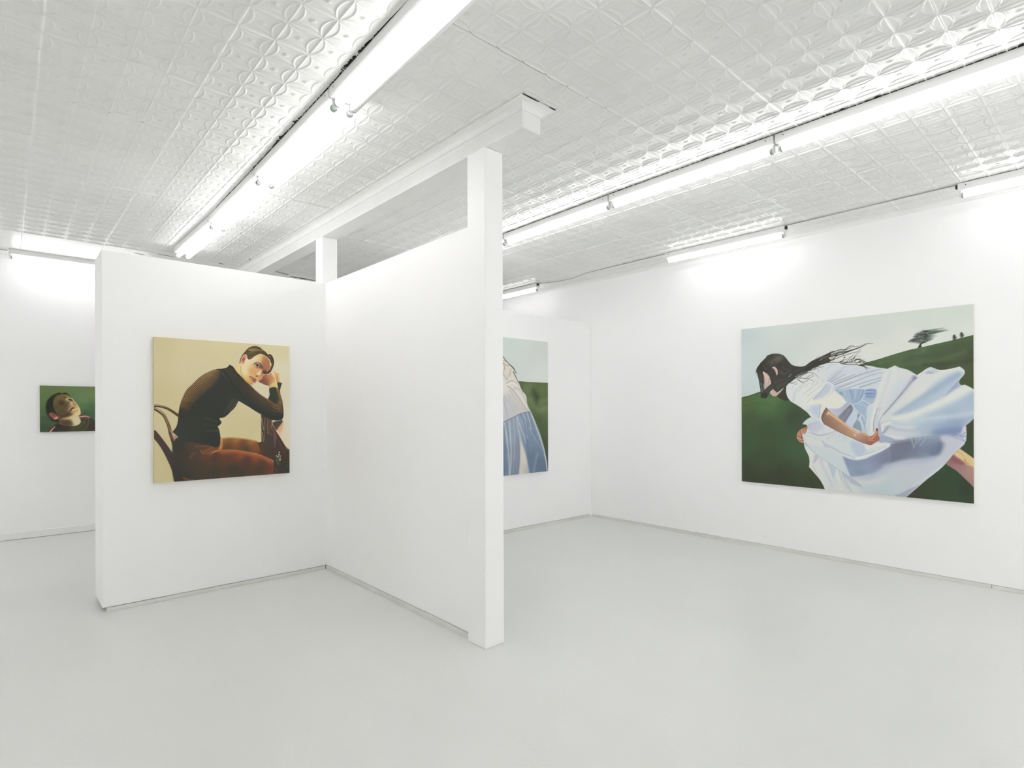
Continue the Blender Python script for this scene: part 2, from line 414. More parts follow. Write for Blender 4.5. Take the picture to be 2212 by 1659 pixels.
def _blur(m, r):
    r = int(round(r))
    if r < 1: return m
    for ax in (0, 1):
        for _ in range(2):
            pad = [(0, 0), (0, 0)]; pad[ax] = (r + 1, r)
            c = np.cumsum(np.pad(m, pad, mode='edge'), axis=ax)
            m = (c[2 * r + 1:] - c[:-2 * r - 1]) / (2 * r + 1) if ax == 0 else (c[:, 2 * r + 1:] - c[:, :-2 * r - 1]) / (2 * r + 1)
    return m

class Canvas:
    """A picture painted stroke by stroke on a raster; coordinates in half millimetres from the top left."""
    def __init__(s, w, h, res):
        s.nx = int(round(w / res)) + 1; s.ny = int(round(h / res)) + 1
        s.k = (s.nx - 1) / (w * 2000.0)
        s.img = np.ones((s.ny, s.nx, 3), np.float32) * .8; s.masks = {}
    def window(s, P, pad):
        x0 = max(0, int(P[:, 0].min() - pad)); x1 = min(s.nx, int(P[:, 0].max() + pad) + 2)
        y0 = max(0, int(P[:, 1].min() - pad)); y1 = min(s.ny, int(P[:, 1].max() + pad) + 2)
        return x0, x1, y0, y1
    def ramp(s, L, X, Y, pw):
        num = np.zeros(X.shape + (3,), np.float32); den = np.zeros(X.shape, np.float32)
        for x, y, c in L:
            w = 1.0 / (((X - x * s.k) ** 2 + (Y - y * s.k) ** 2) + (.03 * s.nx) ** 2) ** (pw / 2.0 + .5)
            num += w[..., None] * _srgb(c); den += w
        return num / den[..., None]
    def blend(s, win, m, col, clip):
        x0, x1, y0, y1 = win
        if clip: m = m * s.masks[clip][y0:y1, x0:x1]
        r = s.img[y0:y1, x0:x1]; r += (col - r) * m[..., None]
    def run(s, op):
        t = op[0]
        if t == 'G':
            _, clip, a, pw, L = op
            Y, X = np.mgrid[0:s.ny, 0:s.nx].astype(np.float32)
            s.blend((0, s.nx, 0, s.ny), np.full(X.shape, a, np.float32), s.ramp(L, X, Y, pw), clip)
        elif t == 'P':
            _, clip, save, a, soft, sm, c, P = op
            P = np.array(P, float) * s.k
            C = _curve(P, True, 6) if sm else P
            r = soft * s.k
            win = x0, x1, y0, y1 = s.window(C, 2 + 2 * r)
            if x1 <= x0 or y1 <= y0: return
            acc = np.zeros((y1 - y0, x1 - x0), np.float32)
            Q = np.roll(C, -1, 0)
            for oy in (-.25, .25):
                for ox in (-.25, .25):
                    xs = np.arange(x0, x1) + ox
                    ins = np.zeros(acc.shape, bool)
                    for j, y in enumerate(np.arange(y0, y1) + oy):
                        cr = (C[:, 1] > y) != (Q[:, 1] > y)
                        if cr.any():
                            a1, b1 = C[cr], Q[cr]
                            xc = np.sort(a1[:, 0] + (y - a1[:, 1]) / (b1[:, 1] - a1[:, 1]) * (b1[:, 0] - a1[:, 0]))
                            ins[j] = (np.searchsorted(xc, xs) % 2) == 1
                    acc += ins * .25
            m = _blur(acc, r) if r >= .6 else acc
            if save:
                f = np.zeros((s.ny, s.nx), np.float32); f[y0:y1, x0:x1] = m; s.masks[save] = f
            if a <= 0: return
            if isinstance(c, list):
                Y, X = np.mgrid[y0:y1, x0:x1].astype(np.float32); col = s.ramp(c, X, Y, 2)
            else: col = _srgb(c)
            s.blend(win, m * a, col, clip)
        elif t == 'L':
            _, clip, a, w0, w1, soft, c, P = op
            P = np.array(P, float) * s.k; w0 *= s.k * .5; w1 *= s.k * .5; soft *= s.k
            C = _curve(P, False, 5); n = len(C) - 1
            win = x0, x1, y0, y1 = s.window(C, max(w0, w1) + soft + 2)
            if x1 <= x0 or y1 <= y0: return
            m = np.zeros((y1 - y0, x1 - x0), np.float32)
            for i in range(n):
                p, q = C[i], C[i + 1]; d = q - p; dd = d @ d
                if dd < 1e-9: continue
                ww = w0 + (w1 - w0) * (i + .5) / n
                pad = ww + soft + 2
                xa = max(x0, int(min(p[0], q[0]) - pad)); xb = min(x1, int(max(p[0], q[0]) + pad) + 2)
                ya = max(y0, int(min(p[1], q[1]) - pad)); yb = min(y1, int(max(p[1], q[1]) + pad) + 2)
                if xb <= xa or yb <= ya: continue
                Y, X = np.mgrid[ya:yb, xa:xb].astype(np.float32)
                tt = np.clip(((X - p[0]) * d[0] + (Y - p[1]) * d[1]) / dd, 0, 1)
                dist = np.hypot(X - p[0] - tt * d[0], Y - p[1] - tt * d[1])
                e = max(soft, .5); cov = min(1.0, 2 * ww + .15) if ww < .5 else 1.0
                v = np.clip((max(ww, .35) + e - dist) / (2 * e), 0, 1) * cov
                if soft > .6: v = v * v * (3 - 2 * v)
                sub = m[ya - y0:yb - y0, xa - x0:xb - x0]; np.maximum(sub, v, out=sub)
            s.blend(win, m * a, _srgb(c), clip)
        elif t == 'S':
            _, clip, a, n, seed, lw, ang, c, P = op
            rg = random.Random(seed); P = np.array(P, float)
            for _ in range(n):
                u, v = rg.random(), rg.random()
                p = (P[0] * (1 - u) + P[1] * u) * (1 - v) + (P[3] * (1 - u) + P[2] * u) * v
                L = lw[0] * rg.uniform(.5, 1.3); t = math.radians(ang + rg.uniform(-9, 9))
                dx, dy = math.cos(t) * L, -math.sin(t) * L; b = rg.uniform(-.12, .12)
                s.run(('L', clip, a * rg.uniform(.3, 1), lw[1], lw[1] * .3, lw[1] * .6, c, [tuple(p), (p[0] + dx * .5 - dy * b, p[1] + dy * .5 + dx * b), (p[0] + dx, p[1] + dy)]))


ART = {}
ART['p1'] = [
('G',None,1,2,[(30,56,'637446'),(412,26,'657848'),(868,15,'6a7a50'),(897,196,'6d8052'),(751,306,'67805a'),(693,415,'55754a'),(867,487,'4e6a48'),(808,595,'3f5c40'),(57,277,'5c7244'),(30,416,'577042'),(40,555,'4c6642'),(83,729,'44583c'),(55,902,'3d4f3a'),(896,632,'46604a'),(1224,118,'6a7c50'),(1345,562,'4a6246'),(246,65,'64774a')]),
('P',None,'jk',1,4.2,1,[(300,873,'33312a'),(410,946,'36342a'),(578,929,'4a4a30'),(692,882,'4c4c32'),(779,812,'4c4a34'),(866,777,'423f30'),(895,923,'3f3a30'),(750,955,'44442c'),(466,877,'3b342c'),(355,825,'38302c'),(1043,926,'3c3a2e')],[(125,1015),(158,933),(223,864),(322,796),(383,755),(466,841),(550,871),(647,845),(693,760),(658,659),(670,637),(739,623),(820,646),(878,690),(925,741),(1013,809),(1132,914),(1253,1079),(1042,1146),(136,1113)]),
('P','jk',None,0.95,10.0,1,'7c4644',[(664,659),(739,631),(820,649),(866,697),(808,718),(750,703),(721,724)]),
('L',None,0.95,20.1,11.5,6.5,'dfb8b0',[(664,680),(739,667),(797,664),(860,693)]),
('L','jk',0.7,21.6,10.1,8.6,'3a2c24',[(739,775),(721,724)]),
('L','jk',0.7,18.8,11.6,11.6,'5f5f44',[(837,726),(831,834),(784,934),(715,983)]),
('L','jk',0.6,21.7,14.5,14.5,'34342a',[(808,761),(796,848),(738,933)]),
('L','jk',0.5,28.8,14.4,18.7,'6a6a50',[(727,775),(773,819)]),
('P',None,None,0.9,8.4,1,'6a342c',[(125,1015),(163,933),(223,864),(256,872),(223,934),(174,1017)]),
('L',None,0.95,23.7,9.8,6.3,'e0b8a8',[(157,1016),(201,948),(250,886)]),
('P',None,'hd',1,4.2,1,[(301,240,'6e5a38'),(411,217,'6a5a3e'),(467,216,'8a7440'),(257,345,'6a573a'),(356,373,'4c4228'),(300,451,'564a30'),(411,451,'544830'),(383,557,'52462e'),(328,627,'50422e'),(410,684,'53402e'),(466,593,'4c3a2a'),(466,721,'a08a5c'),(551,686,'c8b07c'),(607,594,'d6bf88'),(664,558,'dcd2a4'),(636,458,'c89a5c'),(607,737,'cfc8a4'),(635,809,'d0c89c'),(567,808,'b49c5e'),(494,792,'6a5a3c'),(438,805,'504030'),(665,486,'e0d8ac'),(596,386,'b07c4c'),(534,258,'b8a060'),(681,759,'d0c494')],[(311,796),(278,711),(267,598),(235,486),(224,346),(246,261),(323,190),(412,175),(501,216),(580,315),(636,400),(670,472),(693,558),(690,623),(661,651),(670,695),(693,745),(692,803),(652,852),(578,876),(494,877),(410,861),(344,839)]),
('P','hd',None,0.8,18.4,1,'dcc48c',[(377,712),(466,671),(539,636),(579,579),(659,558),(693,587),(670,687),(607,672),(522,728),(399,734)]),
('P','hd',None,0.85,21.4,1,'d3caa4',[(539,693),(636,673),(687,760),(675,831),(578,865),(545,772)]),
('L','hd',0.6,17.0,9.9,8.5,'e6cf9a',[(388,712),(466,692),(568,672)]),
('P','hd',None,0.85,21.2,1,'4f4130',[(383,741),(466,735),(522,757),(556,843),(522,878),(410,861),(344,803)]),
('P','hd',None,0.8,17.0,1,'45332a',[(466,600),(551,600),(590,558),(551,629),(483,671),(399,691),(333,669)]),
('P','hd',None,0.9,18.3,1,'352e1c',[(323,373),(367,338),(411,359),(389,401),(345,408)]),
('L','hd',0.7,21.1,14.1,14.1,'4a3c26',[(317,331),(356,310),(400,323)]),
('P','hd',None,0.95,8.5,1,'2e2a1e',[(473,294),(512,273),(551,301),(557,336),(512,323)]),
('L','hd',0.95,15.6,11.3,6.4,'e8d6a8',[(445,302),(473,273),(518,265),(551,279),(574,329)]),
('L','hd',0.8,11.4,8.5,5.0,'e0cf9c',[(467,309),(506,330),(546,344)]),
('P','hd',None,0.9,4.3,1,'58604a',[(518,308),(540,315),(529,337)]),
('L','hd',0.7,28.3,18.4,15.6,'50422a',[(411,252),(456,231),(501,251),(540,251)]),
('P','hd',None,0.8,11.3,1,'d3bf80',[(439,202),(501,216),(523,244),(467,231)]),
('P','hd',None,0.95,7.1,1,'dccfae',[(523,372),(546,351),(568,379),(557,415),(529,422)]),
('P','hd',None,0.9,5.0,1,'3a2c20',[(537,379),(554,383),(545,408)]),
('L','hd',0.9,21.3,11.4,7.1,'d6c49c',[(484,415),(500,387),(515,372)]),
('P','hd',None,0.8,14.2,1,'332a1c',[(456,394),(489,358),(500,387),(467,429)]),
('P','hd',None,0.7,17.1,1,'b08450',[(568,336),(596,365),(625,429),(596,443),(577,408)]),
('P','hd',None,0.9,8.5,1,'4f2c22',[(495,525),(523,486),(559,461),(599,465),(579,486),(545,515),(528,547),(503,543)]),
('L','hd',0.95,15.6,10.0,6.4,'d8a48c',[(489,522),(523,472),(562,451),(596,454),(616,476)]),
('P','hd',None,0.95,10.0,1,'d9b678',[(540,522),(579,501),(630,486),(636,529),(590,551),(551,547)]),
('L','hd',0.7,21.3,11.4,9.9,'9a8a60',[(467,550),(483,522)]),
('L','hd',0.7,18.6,11.4,11.4,'8a6638',[(568,565),(613,551),(653,537)]),
('L','hd',0.8,18.6,14.3,8.6,'e8e0b6',[(597,343),(642,415),(676,501),(693,580)]),
('P',None,'ha',1,5.6,1,[(137,346,'1f211a'),(180,416,'20231e'),(164,556,'23241c'),(191,696,'2c3020'),(300,767,'30302a'),(273,191,'282a1c'),(456,174,'23251a')],[(99,486),(105,381),(137,297),(181,234),(246,177),(312,148),(345,146),(370,165),(400,146),(445,149),(495,195),(535,251),(501,223),(445,188),(378,176),(323,190),(268,226),(235,290),(221,360),(224,444),(245,514),(273,584),(294,655),(311,725),(322,796),(267,788),(201,759),(158,709),(126,639),(107,576)]),
('L','ha',0.6,11.2,5.6,6.3,'4a4c44',[(126,374),(137,416)]),
('L',None,0.5,11.1,6.9,8.3,'4a6040',[(67,416),(62,486),(78,569)]),
('P',None,'er',1,5.6,1,[(164,612,'8a5c48'),(202,598,'6a3c30'),(245,668,'a04838'),(278,704,'e0a890'),(289,683,'c07860'),(212,661,'7a4434')],[(154,625),(161,591),(191,573),(224,584),(267,633),(305,676),(300,704),(256,725),(223,703),(180,668)]),
('L','er',0.8,9.8,7.0,5.6,'a8745c',[(158,632),(175,591),(213,584),(245,626)]),
('L','er',0.7,9.8,5.6,5.6,'b08068',[(191,612),(207,654),(229,689)]),
('L','er',0.95,18.2,11.2,6.3,'f0c8b4',[(234,710),(267,714),(300,690)]),
('L','er',0.8,16.8,9.8,7.0,'4c2018',[(223,626),(240,661)])]
ART['p2'] = [
('G',None,1,2,[(21,55,'c6ba90'),(19,867,'c7bb90'),(17,1915,'c4b98f'),(513,112,'cdc29a'),(512,385,'cdc29c'),(1021,48,'cfc49b'),(1791,67,'d0c69f'),(1790,398,'d6ceb2'),(1833,1151,'dad3bf'),(1400,707,'d5ccb0'),(1287,1289,'cdc094'),(1017,1354,'cdc096'),(271,1199,'c9bd94'),(97,1723,'c3b78c'),(1832,1529,'dcd2b8')]),
('L',None,1,24.3,32.7,1.9,'4a3526',[(-19,971),(38,969),(98,981),(160,1004),(222,1045),(297,1105)]),
('L',None,1,5.6,7.5,2.3,'6b5438',[(-19,948),(38,948),(98,963),(168,990),(243,1040),(297,1086)]),
('L',None,0.8,6.6,3.7,2.3,'e0cfa8',[(1,955),(78,965),(152,995),(201,1021)]),
('L',None,0.6,12.3,9.5,4.7,'5f4238',[(119,981),(201,1019),(297,1096)]),
('L',None,1,26.2,37.4,1.9,'4e3626',[(-19,1004),(9,1013),(70,1056),(119,1108),(151,1180),(178,1261),(196,1357),(221,1453),(238,1525)]),
('L',None,1,6.5,7.5,2.3,'6b5438',[(-19,990),(17,995),(78,1028),(131,1089),(168,1166),(197,1252),(221,1343),(242,1454)]),
('L',None,0.75,6.6,4.7,2.3,'e6cda8',[(5,999),(62,1032),(110,1085),(147,1151),(172,1237),(200,1333)]),
('L',None,0.7,9.5,7.6,4.3,'a06a52',[(131,1123),(168,1228),(196,1333),(221,1429)]),
('P',None,None,1,1.9,0,[(37,1384,'4a3a32'),(118,1542,'46363a'),(200,1699,'3f3630'),(241,1892,'3b3630')],[(-20,1302),(1,1303),(21,1313),(53,1356),(89,1411),(122,1462),(159,1521),(192,1577),(221,1628),(241,1634),(250,1750),(266,2067),(255,2054),(241,1978),(210,1857),(189,1793),(166,1735),(142,1676),(117,1621),(81,1545),(44,1478),(0,1416),(-20,1386)]),
('L',None,0.7,7.5,4.7,2.8,'3c2e20',[(5,1317),(53,1365),(118,1471),(183,1584)]),
('L',None,0.6,5.6,2.8,2.8,'7a6a5e',[(8,1336),(49,1379)]),
('L',None,0.8,8.4,6.6,2.8,'3d2e1c',[(0,1418),(81,1545),(166,1735),(216,1881),(253,2051)]),
('P',None,None,1,1.9,0,[(238,1382,'ecd9b8'),(250,1444,'e0b090'),(284,1422,'9a7060'),(263,1421,'8a5040')],[(227,1353),(267,1397),(305,1425),(246,1466)]),
('P',None,'t2',1,4.2,1,[(886,1463,'b07a40'),(1097,1464,'b0783c'),(1314,1508,'b27c3c'),(1398,1541,'a06a34'),(912,1520,'7a4630'),(1150,1545,'6a4030'),(1356,1568,'743f2c'),(951,1592,'50402c'),(1218,1634,'4c3c2c'),(1496,1677,'4e382c'),(1568,1770,'4e382e')],[(848,1459),(886,1446),(978,1442),(1097,1452),(1259,1480),(1370,1513),(1426,1553),(1475,1581),(1633,1744),(1632,1833),(1425,1732),(1218,1671),(1017,1632),(847,1621)]),
('L','t2',0.8,11.2,7.0,5.6,'d79c58',[(861,1451),(978,1448),(1097,1457),(1259,1486),(1356,1513)]),
('P',None,'desk',1,1.6,0,[(1524,1261,'50382f'),(1519,1367,'473830'),(1560,1463,'40403a'),(1585,1554,'40403a'),(1432,1585,'4c3a30'),(1508,1657,'4c382e'),(1569,1718,'473630'),(1690,1452,'4a362e'),(1674,1585,'463a34'),(1795,1644,'4c3830'),(1768,1751,'45382f'),(1848,1755,'463c30'),(1847,1972,'3c3a32'),(1757,1911,'3a3c30'),(1641,1957,'48382e'),(1662,1825,'443830')],[(1382,1540),(1445,1525),(1485,1540),(1504,1208),(1504,1126),(1612,1175),(1612,1209),(1602,1257),(1643,1322),(1716,1442),(1768,1535),(1822,1624),(1848,1655),(1878,1670),(1897,1676),(1896,2062),(1610,2056),(1626,1822),(1559,1786),(1457,1738)]),
('P',None,None,1,1.6,0,'4a3f33',[(1438,1099),(1474,1113),(1509,1137),(1503,1260),(1501,1340),(1489,1537),(1478,1540),(1443,1522)]),
('L',None,0.9,15.8,10.5,4.2,'312c26',[(1466,1136),(1466,1236)]),
('L',None,0.9,13.7,10.5,6.3,'a68e70',[(1448,1154),(1456,1238),(1478,1339)]),
('L',None,0.85,12.6,7.4,4.7,'a89878',[(1458,1381),(1465,1444),(1478,1523)]),
('L',None,0.9,8.4,5.3,3.7,'4a4028',[(1458,1338),(1478,1392),(1483,1460)]),
('L',None,0.9,6.3,5.3,2.6,'8f7c68',[(1497,1150),(1494,1313),(1489,1503)]),
('L',None,0.8,4.2,3.2,2.1,'6b6048',[(1448,1417),(1450,1517)]),
('L',None,0.85,6.4,4.2,2.6,'b58f7c',[(1543,1148),(1537,1291),(1539,1397),(1539,1378),(1570,1405),(1606,1425)]),
('P',None,None,0.8,4.2,0,'5a483c',[(1553,1187),(1602,1188),(1602,1257),(1596,1411),(1552,1378)]),
('L',None,0.85,7.4,5.3,3.2,'a98674',[(1602,1156),(1602,1257),(1596,1305),(1632,1370)]),
('L',None,0.8,11.7,7.4,3.7,'7a3f30',[(1607,1268),(1664,1365),(1716,1447),(1768,1535),(1822,1624),(1878,1670)]),
('L',None,0.8,4.3,2.7,2.1,'d0a48c',[(1617,1273),(1664,1355)]),
('L',None,0.7,6.4,4.3,3.2,'3a241c',[(1643,1349),(1716,1479),(1795,1612),(1875,1686)]),
('P','desk',None,0.7,7.5,1,'7a5a50',[(1627,1370),(1664,1392),(1674,1435),(1663,1552),(1647,1637),(1635,1530)]),
('L','desk',0.6,7.5,4.3,4.8,'7a6058',[(1663,1451),(1716,1544),(1768,1643),(1821,1754)]),
('L','desk',0.7,7.6,5.4,3.2,'a08878',[(1821,1645),(1870,1686),(1880,1692)]),
('P','desk',None,0.9,6.4,1,'4c4e36',[(1684,1746),(1715,1694),(1742,1738),(1747,1792),(1736,1845),(1715,1908),(1688,1907),(1673,1825)]),
('L','desk',0.9,18.2,14.6,4.3,'dcdcc4',[(1718,1704),(1720,1712)]),
('L','desk',0.9,19.3,15.4,4.3,'dcdcc4',[(1710,1739),(1712,1746)]),
('L','desk',0.9,13.9,11.1,4.3,'dcdcc4',[(1669,1758),(1671,1765)]),
('L','desk',0.9,17.1,13.7,4.3,'dcdcc4',[(1698,1773),(1700,1780)]),
('L','desk',0.9,11.8,9.5,4.3,'dcdcc4',[(1740,1762),(1742,1770)]),
('L','desk',0.9,23.6,18.9,4.3,'dcdcc4',[(1728,1820),(1730,1828)]),
('L','desk',0.8,14.0,6.4,4.8,'90886c',[(1726,1759),(1736,1802),(1720,1844)]),
('L','desk',0.7,7.5,4.3,3.7,'8a7a68',[(1678,1810),(1683,1874),(1704,1913)]),
('L','desk',0.7,6.4,4.3,3.2,'23241a',[(1684,1735),(1715,1710),(1741,1744),(1744,1798)]),
('L','desk',0.7,5.3,3.2,2.7,'806858',[(1657,1947),(1688,2035)]),
('L','desk',0.7,4.3,2.7,2.7,'6c5848',[(1678,1949),(1714,2037)]),
('L','desk',0.7,6.5,4.3,3.2,'a08880',[(1831,1933),(1853,1934)]),
('P',None,None,1,8.6,1,[(1727,1338,'d79a70'),(1764,1269,'d8b088'),(1716,1413,'e0b880'),(1748,1400,'e0cfa0'),(1785,1482,'e0d6b6'),(1811,1564,'e2d4b8'),(1690,1369,'d79a68')],[(1764,1204),(1785,1237),(1769,1350),(1748,1435),(1822,1591),(1806,1569),(1748,1448),(1685,1361),(1685,1337),(1737,1263)]),
('P',None,None,1,4.3,1,[(1717,1214,'31352c'),(1664,1267,'3e3e38'),(1685,1321,'5c4c40'),(1743,1236,'5a4636')],[(1612,1239),(1643,1213),(1706,1201),(1759,1188),(1772,1210),(1753,1247),(1716,1295),(1685,1342),(1664,1347),(1633,1293)]),
('P',None,'tr',1,4.0,0,[(259,1533,'30322c'),(258,1867,'34332e'),(388,1674,'3b362c'),(533,1819,'403a2e'),(534,1600,'4a3a2c'),(583,1548,'503c30'),(682,1676,'66402c'),(758,1597,'6f4430'),(758,1750,'46362c'),(951,1670,'8a4e30'),(1150,1709,'8c4a2e'),(1355,1757,'8f4c32'),(1567,1844,'904e34'),(1581,1934,'6a3a2c'),(951,1734,'523a2e'),(1218,1821,'463830'),(1016,1922,'3f382c'),(1425,1952,'403a2e'),(1496,1883,'4a382c'),(757,1973,'3b382c'),(1149,2032,'3c382e'),(388,1998,'33322c')],[(221,1505),(259,1439),(306,1408),(510,1462),(758,1500),(854,1434),(880,1477),(873,1561),(847,1624),(1017,1631),(1218,1670),(1425,1732),(1596,1813),(1621,1847),(1620,2070),(1016,2078),(246,2066),(225,1931),(221,1664)]),
('L','tr',0.9,12.5,11.1,5.6,'d08a58',[(745,1659),(834,1629),(1017,1635),(1218,1674),(1425,1737),(1603,1819)]),
('L','tr',0.8,36.5,33.7,19.6,'a85c38',[(860,1658),(1017,1655),(1218,1697),(1425,1761),(1596,1853)]),
('L','tr',0.8,20.8,14.9,11.9,'7c4030',[(1611,1847),(1615,1951),(1610,2040)]),
('L','tr',0.75,14.7,7.4,6.6,'8a5840',[(577,1623),(674,1598),(765,1553)]),
('L','tr',0.75,11.8,5.9,5.3,'9a6644',[(585,1643),(697,1609),(792,1559)]),
('L','tr',0.75,12.8,6.4,5.8,'a86c40',[(612,1664),(719,1630),(833,1581)]),
('L','tr',0.75,6.9,3.5,3.1,'5a2c1a',[(652,1656),(742,1616),(847,1576)]),
('L','tr',0.75,7.9,3.9,3.5,'4a2c1e',[(612,1620),(697,1584),(765,1533)]),
('L','tr',0.75,14.9,7.4,6.7,'a8683c',[(674,1672),(765,1632),(870,1618)]),
('L','tr',0.75,7.0,3.5,3.1,'c08858',[(710,1689),(765,1652),(810,1635)]),
('L','tr',0.75,14.7,7.3,6.6,'7a5444',[(520,1556),(630,1561),(720,1546)]),
('L','tr',0.75,29.2,14.6,13.1,'6a4a38',[(454,1714),(489,1662),(524,1645)]),
('L','tr',0.8,21.6,10.8,12.1,'8a5238',[(364,2003),(435,2036),(496,2037)]),
('P',None,None,0.95,3.0,1,[(861,1478,'e0a868'),(866,1553,'cf9050'),(838,1632,'a8602e')],[(852,1452),(875,1443),(880,1504),(875,1589),(852,1633),(806,1651),(829,1602),(850,1543)]),
('L',None,0.8,5.0,4.0,2.5,'6a3a18',[(866,1458),(873,1503),(861,1573)]),
('P',None,'sw',1,1.4,0,[(597,899,'2f322c'),(869,645,'30322d'),(336,1045,'30332c'),(1057,691,'31332c'),(1104,844,'33362e'),(1358,999,'2c322f'),(1612,1133,'30322c'),(1665,759,'343a30'),(586,1295,'31332b'),(765,1449,'2e322d'),(326,1409,'30352e')],[(296,1093),(300,1066),(308,1021),(315,973),(326,932),(337,891),(358,833),(380,779),(395,750),(414,721),(444,688),(475,656),(514,611),(554,565),(598,527),(642,493),(687,467),(732,442),(769,426),(801,416),(837,409),(870,407),(902,401),(935,391),(953,380),(968,361),(984,340),(1005,352),(1024,361),(1053,398),(1076,435),(1139,502),(1207,579),(1207,578),(1241,608),(1285,647),(1324,687),(1359,723),(1409,766),(1459,805),(1500,832),(1541,856),(1556,830),(1571,782),(1564,740),(1561,691),(1582,676),(1603,668),(1639,663),(1666,664),(1692,673),(1713,689),(1731,710),(1734,747),(1739,785),(1754,833),(1768,876),(1776,941),(1784,1005),(1788,1059),(1787,1113),(1780,1151),(1761,1184),(1717,1194),(1664,1197),(1612,1186),(1561,1168),(1509,1140),(1459,1110),(1358,1049),(1259,980),(1181,932),(1109,887),(1090,927),(1066,974),(1032,1017),(994,1055),(961,1090),(924,1125),(901,1138),(877,1141),(910,1137),(871,1144),(839,1147),(846,1171),(862,1191),(869,1212),(857,1236),(834,1259),(814,1271),(830,1301),(840,1341),(849,1397),(853,1452),(850,1517),(838,1557),(806,1581),(779,1584),(720,1557),(675,1537),(542,1509),(454,1491),(369,1480),(305,1473),(242,1473),(275,1445),(305,1423),(267,1383),(242,1356),(223,1334),(242,1313),(261,1284),(276,1254),(286,1216),(293,1172),(295,1139)]),
('P','sw',None,0.85,14.4,1,[(337,925,'6a5028'),(423,754,'7c5430'),(598,584,'7e6434'),(732,490,'8a6c38'),(509,777,'5c4028'),(642,701,'5a4326'),(755,599,'5c4630'),(465,924,'413626'),(597,800,'40382a'),(336,1045,'33342c'),(814,472,'5c4a34')],[(320,997),(326,949),(341,891),(384,770),(475,661),(576,550),(687,469),(791,420),(856,425),(842,506),(796,597),(723,689),(597,805),(500,929),(422,1036),(379,1074),(349,1074)]),
('L','sw',0.7,5.8,10.6,5.8,'412916',[(331,973),(358,889),(405,775),(497,665),(595,560),(701,478),(785,430)]),
('L','sw',0.8,3.9,6.7,4.3,'b79061',[(326,970),(350,887),(394,773),(485,663),(585,557),(693,476),(781,429)]),
('L','sw',0.6,6.8,6.8,4.3,'b79061',[(350,887),(394,773),(485,663),(585,557),(693,476)]),
('L','sw',0.7,5.8,10.6,5.8,'3e2917',[(343,978),(374,892),(427,778),(521,669),(616,565),(715,482),(793,431)]),
('L','sw',0.8,3.9,6.7,4.3,'af8b5e',[(337,975),(366,891),(416,776),(509,667),(606,562),(708,480),(789,431)]),
('L','sw',0.6,6.8,6.8,4.3,'af8b5e',[(366,891),(416,776),(509,667),(606,562),(708,480)]),
('L','sw',0.7,5.8,10.6,5.8,'3c2918',[(355,983),(390,895),(449,782),(545,672),(637,570),(729,486),(801,432)]),
('L','sw',0.8,3.9,6.8,4.3,'a7855c',[(349,980),(382,894),(438,780),(533,670),(627,567),(722,484),(796,431)]),
('L','sw',0.6,6.8,6.8,4.4,'a7855c',[(382,894),(438,780),(533,670),(627,567),(722,484)]),
('L','sw',0.7,5.8,10.6,5.8,'3a2919',[(367,989),(406,899),(471,785),(570,676),(658,575),(744,490),(808,433)]),
('L','sw',0.8,3.9,6.8,4.3,'9d7f59',[(361,986),(398,897),(460,783),(557,674),(647,573),(737,488),(804,432)]),
('L','sw',0.6,6.8,6.8,4.4,'9d7f59',[(398,897),(460,783),(557,674),(647,573),(737,488)]),
('L','sw',0.7,5.8,10.6,5.8,'38291a',[(379,994),(422,902),(493,788),(594,680),(679,581),(758,495),(816,434)]),
('L','sw',0.8,3.9,6.8,4.3,'937955',[(373,991),(414,900),(482,786),(581,678),(668,578),(751,493),(812,434)]),
('L','sw',0.6,6.8,6.8,4.4,'937955',[(414,900),(482,786),(581,678),(668,578),(751,493)]),
('L','sw',0.7,5.8,10.6,5.8,'36281b',[(391,999),(439,905),(515,791),(618,684),(700,586),(773,499),(824,435)]),
('L','sw',0.8,3.9,6.8,4.4,'887252',[(385,996),(430,904),(504,789),(606,681),(690,583),(766,496),(820,435)]),
('L','sw',0.6,6.8,6.8,4.4,'887252',[(430,904),(504,789),(606,681),(690,583),(766,496)]),
('L','sw',0.7,5.8,10.7,5.8,'33281c',[(403,1005),(455,908),(538,795),(643,687),(721,591),(788,503),(832,436)]),
('L','sw',0.8,3.9,6.8,4.4,'7d6b4f',[(397,1002),(446,907),(526,793),(630,685),(711,588),(780,501),(828,436)]),
('L','sw',0.6,6.8,6.8,4.4,'7d6b4f',[(446,907),(526,793),(630,685),(711,588),(780,501)]),
('L','sw',0.7,5.8,10.7,5.8,'31281d',[(415,1010),(471,912),(560,798),(667,691),(742,596),(802,507),(840,437)]),
('L','sw',0.8,3.9,6.8,4.4,'72634b',[(409,1007),(463,910),(549,796),(655,689),(732,594),(795,505),(835,437)]),
('L','sw',0.6,6.8,6.8,4.4,'72634b',[(463,910),(549,796),(655,689),(732,594),(795,505)]),
('L','sw',0.7,5.8,10.7,5.8,'2f281e',[(426,1015),(487,915),(582,801),(692,695),(764,602),(817,512),(847,439)]),
('L','sw',0.8,3.9,6.8,4.4,'665c47',[(420,1012),(479,914),(571,800),(679,693),(753,599),(810,509),(843,438)]),
('L','sw',0.6,6.8,6.8,4.4,'665c47',[(479,914),(571,800),(679,693),(753,599),(810,509)]),
('L','sw',0.7,5.8,10.7,5.8,'2d281f',[(438,1021),(504,918),(605,805),(717,699),(785,607),(832,515),(855,439)]),
('L','sw',0.8,3.9,6.8,4.4,'5a5444',[(432,1018),(495,917),(594,803),(704,697),(775,604),(824,513),(851,439)]),
('L','sw',0.6,6.8,6.8,4.4,'5a5444',[(495,917),(594,803),(704,697),(775,604),(824,513)]),
('L','sw',0.7,6.7,4.8,2.9,'5a4828',[(296,1093),(315,973),(337,891),(380,779),(414,721),(475,656),(554,565),(642,493),(732,442),(801,416)]),
